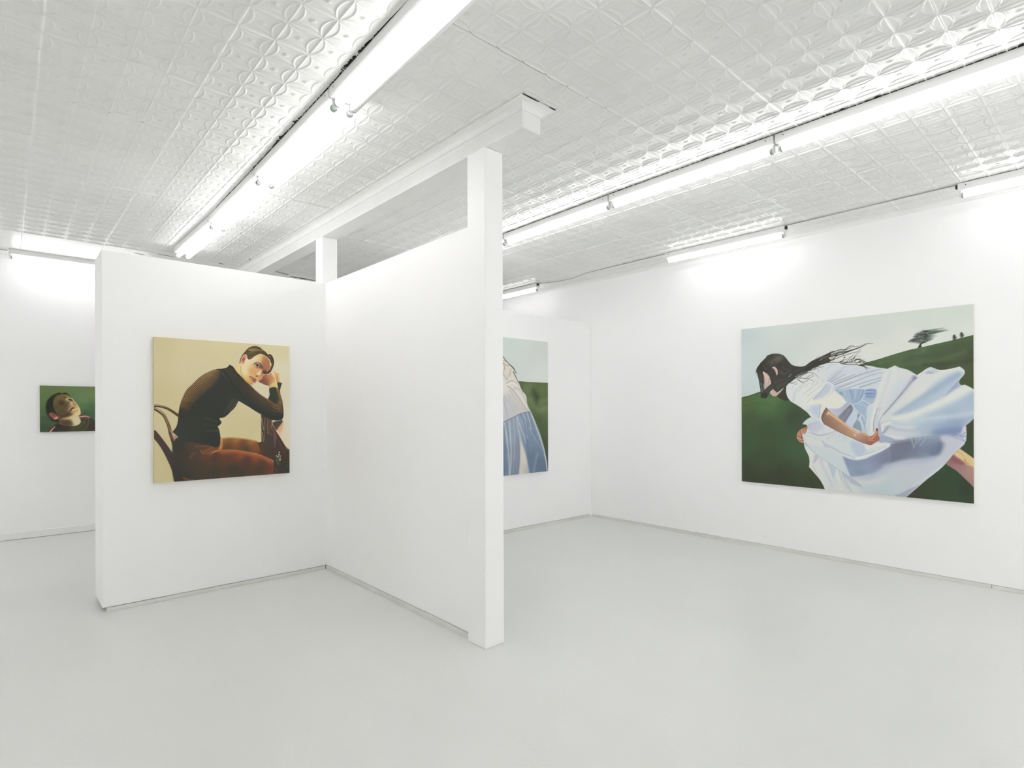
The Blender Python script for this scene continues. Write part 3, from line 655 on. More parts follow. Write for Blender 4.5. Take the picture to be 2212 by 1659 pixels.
('L','sw',0.8,8.0,7.0,4.0,'1c1c16',[(801,416),(870,407),(935,391),(984,343)]),
('P','sw',None,0.9,4.1,1,'2b2620',[(963,364),(984,340),(1024,361),(1053,398),(1086,445),(1048,416),(1000,395),(944,398)]),
('L','sw',0.7,5.1,4.0,3.0,'4c463c',[(939,403),(1010,392),(1057,421)]),
('L','sw',0.7,11.1,9.1,6.0,'392b1e',[(870,296),(1023,428),(1191,590),(1273,666),(1348,744),(1446,827),(1549,889),(1627,938),(1690,960)]),
('L','sw',0.5,5.0,6.0,4.0,'5d4f3d',[(876,292),(1030,426),(1201,587),(1283,661),(1358,738),(1454,820),(1557,880),(1631,928),(1690,949)]),
('L','sw',0.85,2.6,8.3,4.6,'926e49',[(1201,587),(1283,661),(1358,738),(1454,820),(1557,880),(1631,928),(1690,949)]),
('L','sw',0.7,11.1,9.0,6.0,'372b1e',[(857,305),(1008,435),(1172,596),(1252,674),(1329,754),(1429,841),(1536,906),(1619,958),(1690,980)]),
('L','sw',0.5,5.0,6.0,4.0,'594d3c',[(864,301),(1015,432),(1181,593),(1263,670),(1339,749),(1437,833),(1542,897),(1623,948),(1690,970)]),
('L','sw',0.85,2.6,8.2,4.6,'886847',[(1181,593),(1263,670),(1339,749),(1437,833),(1542,897),(1623,948),(1690,970)]),
('L','sw',0.7,11.0,9.0,6.0,'352a1f',[(845,313),(994,441),(1152,600),(1231,682),(1310,765),(1412,855),(1521,923),(1611,978),(1689,1001)]),
('L','sw',0.5,5.0,6.0,4.0,'564b3b',[(851,309),(1001,438),(1162,598),(1242,678),(1319,759),(1420,848),(1528,915),(1615,968),(1689,991)]),
('L','sw',0.85,2.6,8.2,4.6,'7d6244',[(1162,598),(1242,678),(1319,759),(1420,848),(1528,915),(1615,968),(1689,991)]),
('L','sw',0.7,11.0,9.0,6.0,'332a1f',[(833,322),(980,448),(1133,605),(1211,690),(1290,775),(1395,869),(1507,941),(1602,998),(1688,1021)]),
('L','sw',0.5,5.0,6.0,4.0,'53493b',[(839,318),(987,444),(1143,603),(1221,686),(1300,770),(1404,862),(1514,932),(1606,987),(1689,1011)]),
('L','sw',0.85,2.6,8.2,4.6,'725c42',[(1143,603),(1221,686),(1300,770),(1404,862),(1514,932),(1606,987),(1689,1011)]),
('L','sw',0.7,11.0,9.0,6.0,'312a1f',[(820,330),(966,454),(1114,611),(1190,699),(1271,786),(1379,883),(1493,958),(1594,1017),(1688,1042)]),
('L','sw',0.5,5.0,6.0,4.0,'50483a',[(827,326),(973,450),(1123,608),(1200,694),(1281,780),(1387,876),(1500,949),(1599,1008),(1688,1031)]),
('L','sw',0.85,2.6,8.2,4.6,'675640',[(1123,608),(1200,694),(1281,780),(1387,876),(1500,949),(1599,1008),(1688,1031)]),
('L','sw',0.7,11.0,9.0,6.0,'2f2920',[(808,339),(952,460),(1094,616),(1170,707),(1252,796),(1362,897),(1478,976),(1586,1037),(1687,1062)]),
('L','sw',0.5,5.0,6.0,4.0,'4c4639',[(814,334),(959,457),(1104,613),(1180,702),(1261,791),(1370,890),(1485,967),(1590,1027),(1688,1052)]),
('L','sw',0.85,2.6,8.2,4.6,'5d503d',[(1104,613),(1180,702),(1261,791),(1370,890),(1485,967),(1590,1027),(1688,1052)]),
('L','sw',0.7,11.0,9.0,6.0,'2d2920',[(796,347),(938,466),(1075,621),(1149,715),(1233,806),(1345,911),(1465,993),(1578,1057),(1686,1083)]),
('L','sw',0.5,5.0,6.0,4.0,'494439',[(802,342),(945,463),(1085,619),(1160,711),(1243,801),(1354,904),(1472,984),(1583,1047),(1687,1073)]),
('L','sw',0.85,2.6,8.2,4.6,'524a3b',[(1085,619),(1160,711),(1243,801),(1354,904),(1472,984),(1583,1047),(1687,1073)]),
('L','sw',0.7,11.0,9.0,6.0,'2b2821',[(784,355),(924,472),(1056,626),(1129,723),(1214,816),(1329,925),(1450,1010),(1570,1077),(1686,1104)]),
('L','sw',0.5,5.0,6.0,4.0,'464238',[(790,351),(931,469),(1066,623),(1139,719),(1224,811),(1337,918),(1457,1002),(1574,1066),(1686,1093)]),
('L','sw',0.85,2.6,8.2,4.6,'474539',[(1066,623),(1139,719),(1224,811),(1337,918),(1457,1002),(1574,1066),(1686,1093)]),
('L','sw',0.7,11.0,9.0,6.0,'292821',[(772,363),(910,478),(1037,631),(1109,731),(1195,827),(1312,939),(1436,1027),(1562,1096),(1685,1124)]),
('L','sw',0.5,5.0,6.0,4.0,'444238',[(778,360),(916,475),(1047,628),(1119,727),(1205,822),(1320,932),(1443,1019),(1566,1086),(1685,1114)]),
('L','sw',0.85,2.5,8.2,4.6,'424238',[(1047,628),(1119,727),(1205,822),(1320,932),(1443,1019),(1566,1086),(1685,1114)]),
('L','sw',0.8,8.3,7.2,4.1,'a07838',[(1211,581),(1290,651),(1364,728),(1459,807),(1546,862),(1613,914)]),
('P','sw',None,0.6,7.4,1,'8a5230',[(1505,836),(1561,867),(1634,920),(1691,941),(1665,962),(1587,920),(1525,878)]),
('P','sw',None,0.8,7.5,1,'5c4a30',[(1671,674),(1713,689),(1734,720),(1739,785),(1765,876),(1786,1027),(1770,1081),(1717,1080),(1686,952),(1712,866),(1686,759)]),
('L','sw',0.8,8.6,5.1,4.3,'b89460',[(1681,684),(1707,769),(1723,844),(1712,919),(1686,973)]),
('L','sw',0.8,8.6,5.1,4.3,'a8875c',[(1697,684),(1718,769),(1741,844),(1738,930),(1707,1000)]),
('L','sw',0.8,8.6,5.1,4.3,'8d7350',[(1713,699),(1733,785),(1757,865),(1759,951),(1717,1027)]),
('L','sw',0.8,7.5,4.5,3.7,'7a5c40',[(1665,690),(1681,786),(1691,866),(1675,936)]),
('L','sw',0.8,6.4,3.9,3.2,'4a3618',[(1692,721),(1712,801),(1725,876)]),
('L','sw',0.8,6.4,3.9,3.2,'4a3a20',[(1718,726),(1741,822),(1752,908),(1728,1000)]),
('L','sw',0.8,7.5,4.5,3.7,'a08058',[(1686,962),(1665,973),(1623,952)]),
('L','sw',0.8,7.5,4.5,3.8,'9a7c58',[(1707,1005),(1665,1010),(1602,973)]),
('L','sw',0.8,6.4,3.9,3.2,'8a7054',[(1717,1032),(1675,1053),(1613,1032)]),
('L','sw',0.8,6.4,3.8,3.2,'6a5a48',[(1644,914),(1675,909),(1691,877)]),
('P','sw',None,0.7,5.3,1,'4a4c28',[(1562,692),(1603,669),(1666,664),(1676,684),(1624,685),(1567,708)]),
('P','sw',None,0.8,7.4,1,'32382e',[(1577,708),(1645,690),(1671,722),(1686,845),(1665,914),(1613,893),(1561,851),(1577,787)]),
('L','sw',0.7,13.3,8.2,7.1,'5c5c48',[(1056,860),(999,947),(957,1048)]),
('L','sw',0.7,13.2,8.1,7.1,'4a4846',[(1023,855),(961,962),(905,1088)]),
('L','sw',0.7,13.3,8.2,7.2,'6a6048',[(1085,890),(1046,967),(989,1038)]),
('L','sw',0.7,13.3,8.2,7.2,'463c2c',[(1099,900),(1056,987),(961,1094)]),
('L','sw',0.7,13.2,8.2,7.1,'4a3a2a',[(1037,921),(1008,997)]),
('L','sw',0.7,9.1,6.0,6.0,'4c5450',[(888,458),(906,508),(972,602)]),
('L','sw',0.7,9.1,6.1,6.1,'50524a',[(939,426),(1000,515),(1057,615),(1207,807)]),
('L','sw',0.7,9.1,6.1,6.1,'4a4c42',[(991,429),(1057,538),(1153,679),(1207,750)]),
('L','sw',0.7,9.2,6.1,6.1,'484a42',[(1048,488),(1129,587),(1207,678)]),
('L','sw',0.5,9.9,6.9,5.0,'565c50',[(671,1317),(673,1352)]),
('L','sw',0.5,9.9,6.9,5.0,'565c50',[(695,1318),(698,1352)]),
('L','sw',0.5,9.9,7.0,5.0,'565c50',[(720,1318),(723,1353)]),
('L','sw',0.5,10.0,7.0,5.0,'565c50',[(745,1319),(748,1354)]),
('L','sw',0.5,10.0,7.0,5.0,'565c50',[(770,1320),(773,1355)]),
('L','sw',0.5,10.0,7.0,5.0,'565c50',[(795,1320),(798,1355)]),
('L','sw',0.5,10.0,7.0,5.0,'565c50',[(820,1321),(823,1356)]),
('L','sw',0.5,10.8,6.9,5.9,'464c40',[(613,1241),(617,1271)]),
('L','sw',0.5,10.9,6.9,5.9,'464c40',[(640,1242),(644,1272)]),
('L','sw',0.5,10.9,6.9,5.9,'464c40',[(666,1243),(671,1272)]),
('L','sw',0.5,10.9,6.9,6.0,'464c40',[(693,1243),(698,1273)]),
('L','sw',0.5,10.9,7.0,6.0,'464c40',[(720,1244),(725,1274)]),
('L','sw',0.5,11.0,7.0,6.0,'464c40',[(748,1244),(752,1274)]),
('L','sw',0.5,11.0,7.0,6.0,'464c40',[(775,1245),(779,1275)]),
('L','sw',0.5,11.0,7.0,6.0,'464c40',[(802,1245),(807,1275)]),
('L','sw',0.5,14.8,9.9,9.9,'5a584a',[(653,1143),(721,1169),(789,1200),(834,1196)]),
('L','sw',0.7,13.0,10.0,6.0,'565a38',[(839,1151),(867,1201),(853,1236),(814,1268)]),
('P',None,None,1,2.0,1,'33342c',[(1685,583),(1707,578),(1736,589),(1761,594),(1746,652),(1731,708),(1711,698)]),
('L',None,0.8,8.0,5.0,3.5,'565648',[(1712,593),(1726,683)]),
('P',None,None,1,4.0,1,[(1648,419,'e0c088'),(1702,517,'b8803e'),(1672,493,'d8a868'),(1712,457,'d0ac78')],[(1638,405),(1663,424),(1687,443),(1712,447),(1718,492),(1717,577),(1692,588),(1672,559),(1653,494)]),
('L',None,0.7,8.0,6.0,4.0,'e8d2b0',[(1707,467),(1712,567)]),
('P',None,'fc',1,1.9,1,[(1091,395,'dcc07a'),(1127,393,'d9bd72'),(1154,344,'e0d6a8'),(1182,415,'ddd2a0'),(1200,477,'dccb94'),(1218,268,'e6d8c0'),(1283,279,'e6e2d6'),(1353,236,'e4e0c8'),(1400,184,'dccf90'),(1423,232,'dac892'),(1437,280,'cfa878'),(1250,329,'e4d8bc'),(1250,378,'d6b478'),(1306,409,'d2a06c'),(1282,435,'d8b070'),(1329,457,'cf9c64'),(1245,509,'dcbc70'),(1259,576,'d3a864'),(1296,619,'b08848'),(1329,506,'d4ac6c'),(1320,326,'d6b078'),(1423,419,'dfbc88'),(1494,228,'b98054'),(1518,286,'a96e4a'),(1527,365,'a66a46'),(1484,377,'9a6248'),(1446,492,'d0986c'),(1413,542,'c88c68'),(1190,535,'d8b878'),(1384,602,'d8a888'),(1503,440,'75483a')],[(1069,372),(1096,342),(1123,316),(1154,324),(1228,243),(1264,246),(1329,203),(1423,146),(1494,166),(1533,196),(1566,244),(1581,283),(1595,322),(1585,392),(1551,448),(1513,465),(1470,469),(1479,491),(1451,541),(1413,572),(1380,582),(1356,608),(1333,613),(1321,638),(1303,653),(1282,639),(1245,611),(1190,559),(1136,498),(1087,448)]),
('P','fc',None,0.85,7.9,1,[(1485,228,'b8845a'),(1528,251,'a86c44'),(1518,326,'a66a48'),(1484,367,'98624a'),(1556,349,'b07a50')],[(1470,200),(1518,187),(1552,225),(1576,273),(1576,333),(1556,398),(1518,405),(1475,397),(1456,353),(1446,300),(1461,249)]),
('L','fc',0.7,9.6,6.7,6.7,'a8803c',[(1145,354),(1141,416),(1154,479),(1181,531)]),
('L','fc',0.5,14.5,9.7,8.7,'a87c44',[(1168,526),(1236,592),(1296,644)]),
('P','fc',None,0.6,24.1,1,'e2dcb4',[(1164,333),(1237,320),(1264,387),(1245,485),(1190,496),(1154,416)]),
('P','fc',None,0.6,24.3,1,'d29a66',[(1250,387),(1329,374),(1366,397),(1329,452),(1268,450)]),
('P','fc',None,0.7,11.7,1,'dcae68',[(1297,307),(1348,305),(1357,334),(1320,350),(1292,332)]),
('P','fc',None,0.75,7.8,1,'9a7058',[(1338,315),(1376,298),(1418,318),(1442,349),(1418,375),(1376,372),(1352,351)]),
('P','fc',None,0.95,2.4,1,'dccbb8',[(1351,322),(1369,317),(1390,325),(1408,346),(1390,355),(1369,352),(1357,339)]),
('P','fc',None,1,2.4,1,'20180f',[(1367,319),(1384,316),(1397,332),(1394,349),(1379,353),(1370,340)]),
('L','fc',0.7,5.9,3.9,2.0,'b8b0a0',[(1376,327),(1378,329)]),
('L','fc',0.95,10.8,6.8,2.9,'33200f',[(1343,319),(1364,310),(1390,315),(1413,336),(1427,355)]),
('L','fc',0.85,7.8,4.9,3.9,'86543e',[(1353,339),(1371,356),(1394,364),(1418,364)]),
('L','fc',0.6,6.9,3.9,4.4,'b98a62',[(1366,377),(1394,381),(1423,375)]),
('L','fc',0.85,11.7,7.8,6.4,'5a3c26',[(1343,302),(1376,286),(1409,292),(1437,325),(1463,358)]),
('L','fc',0.8,11.8,6.9,4.9,'38281e',[(1423,298),(1446,324),(1468,377)]),
('P','fc',None,0.85,8.9,1,'6a4440',[(1420,330),(1456,343),(1470,392),(1442,381),(1416,365)]),
('P','fc',None,0.9,5.9,1,'e6cc9c',[(1437,403),(1465,397),(1456,437),(1422,483),(1394,499),(1361,485),(1366,465),(1399,439)]),
('L','fc',0.7,9.9,6.9,4.9,'8a5a40',[(1456,408),(1446,457),(1427,502)]),
('L','fc',0.85,10.8,6.9,4.4,'4c2c18',[(1361,475),(1385,494),(1408,483)]),
('L','fc',0.85,9.8,5.9,3.9,'4a2618',[(1366,505),(1394,504)]),
('L','fc',0.7,12.8,7.9,5.9,'c48a60',[(1465,442),(1470,471),(1451,516)]),
('P','fc',None,0.9,7.9,1,'54352a',[(1460,407),(1518,405),(1542,434),(1518,464),(1470,466)]),
('P','fc',None,0.7,4.0,1,'d8b070',[(1527,404),(1546,399),(1542,424)]),
('P','fc',None,1,3.9,1,[(1282,522,'c88c74'),(1310,546,'b06a58'),(1342,559,'74302c'),(1338,594,'8c4440'),(1301,556,'c08068')],[(1264,513),(1291,512),(1315,526),(1352,544),(1366,558),(1356,583),(1338,603),(1319,584),(1291,556),(1273,532)]),
('L','fc',0.9,6.8,5.8,2.9,'4c1c18',[(1264,513),(1296,514),(1328,535),(1361,556)]),
('L','fc',0.7,9.7,5.8,4.4,'dca890',[(1282,527),(1305,546),(1324,555)]),
('L','fc',0.7,9.8,7.9,4.4,'e0a890',[(1389,514),(1375,573)]),
('L','fc',0.8,12.7,7.8,4.9,'efc8ac',[(1296,644),(1319,628),(1328,608)]),
('L','fc',0.6,6.9,4.9,3.4,'e8c8a0',[(1384,582),(1422,566),(1460,526)]),
('P',None,'hd',1,2.0,1,[(1446,571,'6c4038'),(1493,525,'7c4438'),(1517,588,'84483c'),(1541,523,'8c4438'),(1575,497,'cf8c50'),(1614,520,'d29050'),(1556,498,'dca068'),(1638,495,'e6c498'),(1662,569,'ecd8b0'),(1594,621,'d8c080'),(1653,644,'d9c078'),(1584,661,'dcae80'),(1517,628,'4a3428'),(1546,637,'6a4034')],[(1399,582),(1432,556),(1465,516),(1475,486),(1518,467),(1556,468),(1585,442),(1614,461),(1643,489),(1667,544),(1682,618),(1701,678),(1633,660),(1594,666),(1565,681),(1555,649),(1517,638),(1469,619),(1432,601)]),
('L','hd',0.6,11.9,7.9,6.0,'c08060',[(1532,508),(1565,552),(1575,596)]),
('L','hd',0.7,8.0,5.0,4.0,'a8602c',[(1575,487),(1604,521),(1643,549)]),
('L','hd',0.7,15.0,12.0,8.0,'f0dcb8',[(1614,461),(1658,519),(1682,618)]),
('L','hd',0.6,9.0,5.0,6.0,'b87c4c',[(1565,641),(1604,586),(1643,569)]),
('P','hd',None,0.8,9.9,1,'d8c684',[(1570,641),(1614,600),(1662,589),(1682,659),(1613,660),(1570,671)]),
('P',None,'ha',1,1.4,0,[(1132,297,'2c2418'),(1173,188,'352e1c'),(1228,112,'55472a'),(1283,60,'4c4328'),(1353,45,'5c4a2c'),(1414,65,'4f4028'),(1471,111,'5c4a30'),(1376,136,'584a2c'),(1283,152,'524834'),(1260,222,'4c4430'),(1518,162,'3f3020'),(1581,183,'38302a'),(1624,245,'3f3224'),(1614,346,'4a3a26'),(1566,433,'3a2c22')],[(1123,319),(1128,273),(1134,243),(1164,184),(1187,149),(1210,118),(1237,85),(1265,60),(1311,38),(1358,30),(1391,35),(1423,46),(1471,86),(1499,104),(1523,127),(1538,141),(1550,155),(1566,145),(1583,144),(1603,159),(1617,178),(1634,220),(1640,270),(1634,315),(1622,355),(1590,422),(1556,453),(1527,463),(1494,466),(1537,439),(1571,398),(1592,352),(1600,307),(1588,267),(1571,228),(1552,205),(1528,184),(1494,164),(1461,151),(1423,147),(1390,163),(1353,187),(1297,234),(1274,246),(1257,250),(1241,232),(1235,204),(1232,180),(1214,166),(1191,173),(1164,208),(1146,243),(1137,287),(1133,313)]),
('L','ha',0.75,19.4,9.7,8.7,'a88450',[(1260,95),(1311,77),(1362,69),(1400,81)]),
('L','ha',0.75,12.6,6.3,5.7,'d0a870',[(1269,109),(1320,96),(1367,88)]),
('L','ha',0.75,9.7,4.9,4.4,'c8b080',[(1302,117),(1358,99),(1414,92),(1466,91)]),
('L','ha',0.75,9.7,4.8,4.4,'8a7c64',[(1219,142),(1283,135),(1353,104)]),
('L','ha',0.75,16.5,8.3,7.4,'6e5c38',[(1246,164),(1306,151),(1367,117),(1447,107),(1499,129)]),
('L','ha',0.75,11.7,5.8,5.2,'6e6444',[(1255,222),(1297,205),(1353,172)]),
('L','ha',0.75,6.8,3.4,3.1,'857448',[(1292,230),(1329,198),(1376,166)]),
('L','ha',0.75,6.8,3.4,3.1,'3a2c18',[(1311,67),(1367,61),(1414,80)]),
('L','ha',0.75,4.9,2.4,2.2,'4a3414',[(1274,119),(1330,110),(1376,92)]),
('L','ha',0.75,7.0,3.5,3.1,'8a8078',[(1562,174),(1586,188),(1610,226)]),
('L','ha',0.75,9.0,4.5,4.0,'e8e4dc',[(1571,181),(1588,183)]),
('L','ha',0.75,5.0,2.5,2.2,'8a7a5c',[(1528,137),(1547,160),(1561,194)]),
('L','ha',0.75,10.0,5.0,4.5,'6a583c',[(1595,222),(1619,281),(1609,351),(1575,417)]),
('L','ha',0.75,7.0,3.5,3.1,'2a2018',[(1629,240),(1634,300),(1614,361)]),
('L','ha',0.75,9.7,4.8,4.4,'2c2416',[(1191,163),(1237,145),(1283,147)]),
('L',None,0.85,14.9,6.0,5.0,'f0dcb8',[(1581,293),(1590,332),(1566,393)]),
('L',None,0.6,12.9,10.9,4.5,'3c2c1c',[(1546,423),(1575,387),(1595,337)]),
('P',None,'er',1,1.4,1,[(1155,247,'e8b898'),(1200,177,'ecc0a0'),(1182,226,'b8604c'),(1173,265,'a04838'),(1164,304,'e6bc98'),(1219,214,'c88068'),(1200,269,'e8bc9c')],[(1140,272),(1146,243),(1164,208),(1187,178),(1209,166),(1228,178),(1232,204),(1223,238),(1209,268),(1198,300),(1177,322),(1157,324),(1145,303)]),
('L','er',0.85,10.6,6.7,4.3,'a8503c',[(1152,267),(1168,227),(1196,196),(1214,190)]),
('P','er',None,0.9,3.9,1,'983c2c',[(1164,256),(1187,231),(1198,245),(1186,274),(1175,289),(1168,270)]),
('L','er',0.85,10.6,5.8,3.4,'2c1410',[(1187,236),(1200,240)]),
('L','er',0.8,6.7,4.8,2.9,'f2cdb0',[(1146,277),(1155,242),(1177,202),(1209,171)]),
('L','er',0.8,8.7,5.8,3.9,'f0cba8',[(1209,196),(1223,214),(1209,263),(1191,303)]),
('L','er',0.8,6.8,3.9,2.9,'7c3428',[(1173,290),(1182,304)])]
ART['p3'] = [
('G',None,1,2,[(2343,106,'c9d2ce'),(3553,55,'cdd3cd'),(2982,459,'cfd5d0'),(3405,805,'d6dad4'),(2846,267,'cbd4d0'),(365,300,'cdd4d0'),(1097,601,'ced5d1'),(365,841,'d8dcd6'),(1646,150,'c9d2ce')]),
('P',None,'land',1,0,0,[(2816,985,'50603e'),(3404,1010,'58683f'),(2980,1101,'6d7c55'),(3490,1131,'64744a'),(3118,1300,'5f7048'),(3259,1319,'3c4a34'),(3607,1295,'52623f'),(3146,1442,'6c7b52'),(3489,1564,'6a7a50'),(3315,1605,'5c6c46'),(3343,1789,'4c5a3c'),(3545,2081,'4d5c3e'),(3602,2705,'454a36'),(3486,2388,'424c35'),(365,1502,'5c6c46'),(365,2404,'48553a'),(914,1352,'64744c')],[(-182,1081),(365,1036),(1097,1006),(2340,931),(2735,940),(2980,951),(3261,952),(3661,953),(3847,956),(3838,3348),(1828,3155),(-182,3155)]),
('L','land',0.5,100.7,100.7,80.5,'7e8c60',[(3034,1342),(3259,1401),(3489,1379),(3636,1336)]),
('L','land',0.6,121.9,121.9,101.5,'34402e',[(3203,1178),(3288,1298),(3259,1421)]),
('L','land',0.5,81.2,81.2,69.0,'7f8d62',[(3202,1462),(3373,1584),(3606,1523)]),
('L','land',0.7,23.8,23.8,15.9,'46553a',[(2735,944),(3120,953),(3661,953)]),
('P',None,'dr',1,0,0,[(2341,688,'d6d0c4'),(2444,781,'d8d2c4'),(2575,914,'dcd8ce'),(2339,1076,'dedad0'),(2573,1365,'d0cac4'),(2842,1363,'d6d3cc'),(2337,1561,'c6c4c8'),(2841,1563,'ccc8c2'),(1463,1051,'d8d4c8'),(1463,1502,'d4d0c8')],[(3645,3040),(3616,2768),(3558,2557),(3486,2368),(3399,2179),(3314,2013),(3201,1807),(3117,1634),(3034,1523),(2987,1422),(2974,1302),(2938,1232),(2856,1174),(2802,1105),(2762,1027),(2722,929),(2668,812),(2576,717),(2523,621),(2419,529),(2290,497),(1682,601),(1463,661),(1316,901),(1207,1262),(1243,1502),(1024,1863),(731,2404),(438,3065),(2194,3155),(3599,3326)]),
('L','dr',0.8,15.6,7.8,11.7,'8d8a8e',[(2378,998),(2522,935),(2681,989),(2748,1067)]),
('L','dr',0.85,17.5,11.7,13.6,'9c979c',[(2391,1056),(2574,1149),(2760,1344),(2951,1563),(3061,1624)]),
('L','dr',0.7,15.7,9.8,11.8,'a29d9e',[(2601,1090),(2788,1145),(2951,1382),(3061,1563)]),
('L','dr',0.8,17.5,9.7,11.7,'f0ede4',[(2365,1037),(2548,983),(2735,1047)]),
('L','dr',0.7,27.6,15.8,17.8,'edeae2',[(2654,1168),(2842,1323),(2978,1523)]),
('L','dr',0.6,31.3,15.6,23.4,'b9b2b0',[(2469,1151),(2706,1384),(2896,1583)]),
('L','dr',0.7,17.4,11.6,15.5,'a6a4ac',[(2300,1271),(2390,1386),(2468,1347),(2442,1230)]),
('L','dr',0.8,23.2,15.5,17.4,'8e909a',[(2274,1310),(2363,1581),(2415,1756)]),
('L','dr',0.7,19.5,11.7,17.6,'b0aaa8',[(2481,1425),(2572,1621),(2599,1680)]),
('L','dr',0.6,17.8,9.9,15.8,'b7b0ac',[(2679,1444),(2612,1660)]),
('L','dr',0.7,27.1,15.5,17.4,'a9a6a6',[(2289,807),(2391,920),(2418,841),(2496,760)]),
('L','dr',0.7,27.4,11.7,17.6,'aaa69e',[(2497,681),(2483,838)]),
('L','dr',0.8,23.6,15.7,13.8,'94938e',[(2576,737),(2655,872),(2735,968)]),
('P','dr',None,0.6,46.4,1,'c3c2c8',[(2274,1310),(2495,1268),(2787,1622),(2599,1719),(2337,1813),(2272,1832)]),
('P',None,'sk',1,0,0,[(2336,1949,'9aa3b2'),(2334,2434,'73859c'),(2320,2821,'71839a'),(2465,2245,'9ca7b4'),(2569,2642,'8b94a4'),(2651,2055,'93a0b2'),(2703,2452,'8a93a4'),(2840,1861,'97a4b4'),(2921,2063,'8796ac'),(3116,1968,'7e8ea4'),(3256,2175,'8092a8'),(3059,2269,'7c8ea4'),(3141,2677,'687a92'),(3312,2585,'74869c'),(3484,2903,'63738a'),(3397,2795,'66768c'),(1463,2254,'98a4b4'),(1097,2404,'8492a6'),(1280,2855,'8794a6'),(731,2915,'75869c')],[(2234,1870),(2337,1823),(2467,1776),(2599,1729),(2759,1671),(2923,1633),(3103,1624),(3201,1807),(3314,2013),(3399,2179),(3486,2368),(3558,2557),(3631,2789),(3658,3332),(1828,3185),(365,3185),(731,2464),(1097,1863),(1646,1803)]),
('P','sk',None,0.95,15.8,1,[(2783,2456,'dbd5c8'),(2892,2662,'dcd6c8'),(2809,2955,'d8d0c0'),(3001,2970,'bcbab8'),(2758,2158,'c4c6cc')],[(2638,1739),(2745,2018),(2865,2381),(2947,2585),(3056,2994),(3083,3158),(2741,3128),(2769,2694),(2757,2257)]),
('L','sk',0.85,38.7,27.1,23.2,'c3ccd0',[(2311,1871),(2387,2242),(2437,2634),(2449,3103)]),
('L','sk',0.8,35.1,24.6,21.1,'c7d0d4',[(2453,1835),(2491,2246),(2503,2638),(2462,3104)]),
('L','sk',0.7,19.4,13.6,11.7,'76849a',[(2375,1853),(2426,2146),(2451,2537)]),
('L','sk',0.6,31.3,21.9,18.8,'9aa0ae',[(2519,1777),(2531,2150),(2569,2642),(2567,3113)]),
('L','sk',0.7,23.6,16.5,14.1,'b9bfc8',[(2572,1758),(2610,2152),(2595,2644)]),
('L','sk',0.7,27.6,19.3,16.6,'a5adba',[(2652,1740),(2731,2058),(2838,2360)]),
('L','sk',0.8,27.7,19.4,16.6,'c9d0d6',[(2678,1720),(2812,2020),(2893,2162),(2948,2324)]),
('L','sk',0.7,27.8,19.5,16.7,'6f7f98',[(2786,1682),(2895,1862),(2976,2125)]),
('L','sk',0.8,20.0,14.0,12.0,'b7c2cc',[(2868,1642),(2950,1823),(2976,2065),(3003,2226)]),
('L','sk',0.7,24.0,16.8,14.4,'71809a',[(2923,1643),(2977,1864),(2990,2165)]),
('L','sk',0.8,20.1,14.1,12.0,'c9d2d8',[(2978,1633),(3060,1825),(3116,2008)]),
('L','sk',0.7,20.1,14.1,12.1,'75849a',[(3033,1633),(3116,1786),(3144,1948)]),
('L','sk',0.95,28.3,19.8,17.0,'d2d6d4',[(3117,1664),(3257,1951),(3399,2241),(3543,2598),(3630,2997)]),
('L','sk',0.6,44.3,31.0,26.6,'aab4be',[(3060,1986),(3256,2236),(3456,2490),(3572,2703)]),
('L','sk',0.5,48.7,34.1,29.2,'64768e',[(3172,2070),(3370,2363),(3514,2575)]),
('L','sk',0.45,52.8,37.0,31.7,'a2aeba',[(3197,2985),(3254,2745),(3312,2564)]),
('L','sk',0.6,52.2,36.5,31.3,'64768e',[(2976,2265),(3030,2569),(3098,2997)]),
('L','sk',0.7,27.7,19.4,16.6,'79859a',[(2704,2156),(2743,2553),(2714,3047)]),
('L','sk',0.6,34.8,24.4,20.9,'66788f',[(2298,1929),(2309,2433),(2307,3013)]),
('L','sk',0.7,36,25.2,21.6,'bac5cc',[(1097,1953),(987,2404),(804,3005)]),
('L','sk',0.6,36,25.2,21.6,'6f8096',[(1316,1923),(1280,2404),(1170,3005)]),
('L','sk',0.7,32,22.4,19.2,'c6ced2',[(1499,1893),(1536,2404),(1499,3005)]),
('L',None,0.8,17.4,13.5,9.6,'6f7080',[(2234,1870),(2337,1823),(2467,1776),(2599,1729),(2759,1671),(2923,1633),(3103,1624)]),
('L',None,0.9,14.1,12.1,6.1,'dde0dc',[(3103,1634),(3257,1889),(3400,2159),(3544,2536),(3636,2997)]),
('L',None,0.95,19.3,7.7,7.7,'3d4038',[(2264,412),(2367,512),(2471,585),(2576,668),(2682,772)]),
('L',None,0.95,23.5,9.4,7.8,'3d4038',[(2497,603),(2602,677),(2642,754)]),
('L',None,0.95,19.6,7.9,7.9,'3d4038',[(2576,737),(2642,833),(2708,949),(2735,988)]),
('L',None,0.95,15.6,6.2,7.8,'3d4038',[(2445,567),(2549,640),(2615,715)]),
('L',None,0.9,9.7,7.7,5.8,'6a4f48',[(2277,508),(2367,522),(2445,576),(2432,610),(2341,591),(2277,546)]),
('L',None,0.8,11.6,7.7,5.8,'8a5850',[(2277,556),(2315,631),(2302,729),(2276,769),(2289,845)]),
('P',None,None,1,20,1,'3b3a33',[(1463,300),(1646,180),(1865,210),(2011,360),(2030,571),(1902,706),(1719,706),(1536,571)]),
('P',None,None,1,28,1,'d8bfb2',[(1572,360),(1755,300),(1865,420),(1828,601),(1682,661),(1572,540)]),
('L',None,1,28,8,10,'3d3c34',[(1828,240),(2048,390),(2103,510)]),
('L',None,1,28,8,10,'3d3c34',[(1902,300),(2085,450)]),
('L',None,1,28,8,10,'3d3c34',[(1938,420),(2066,601)])]
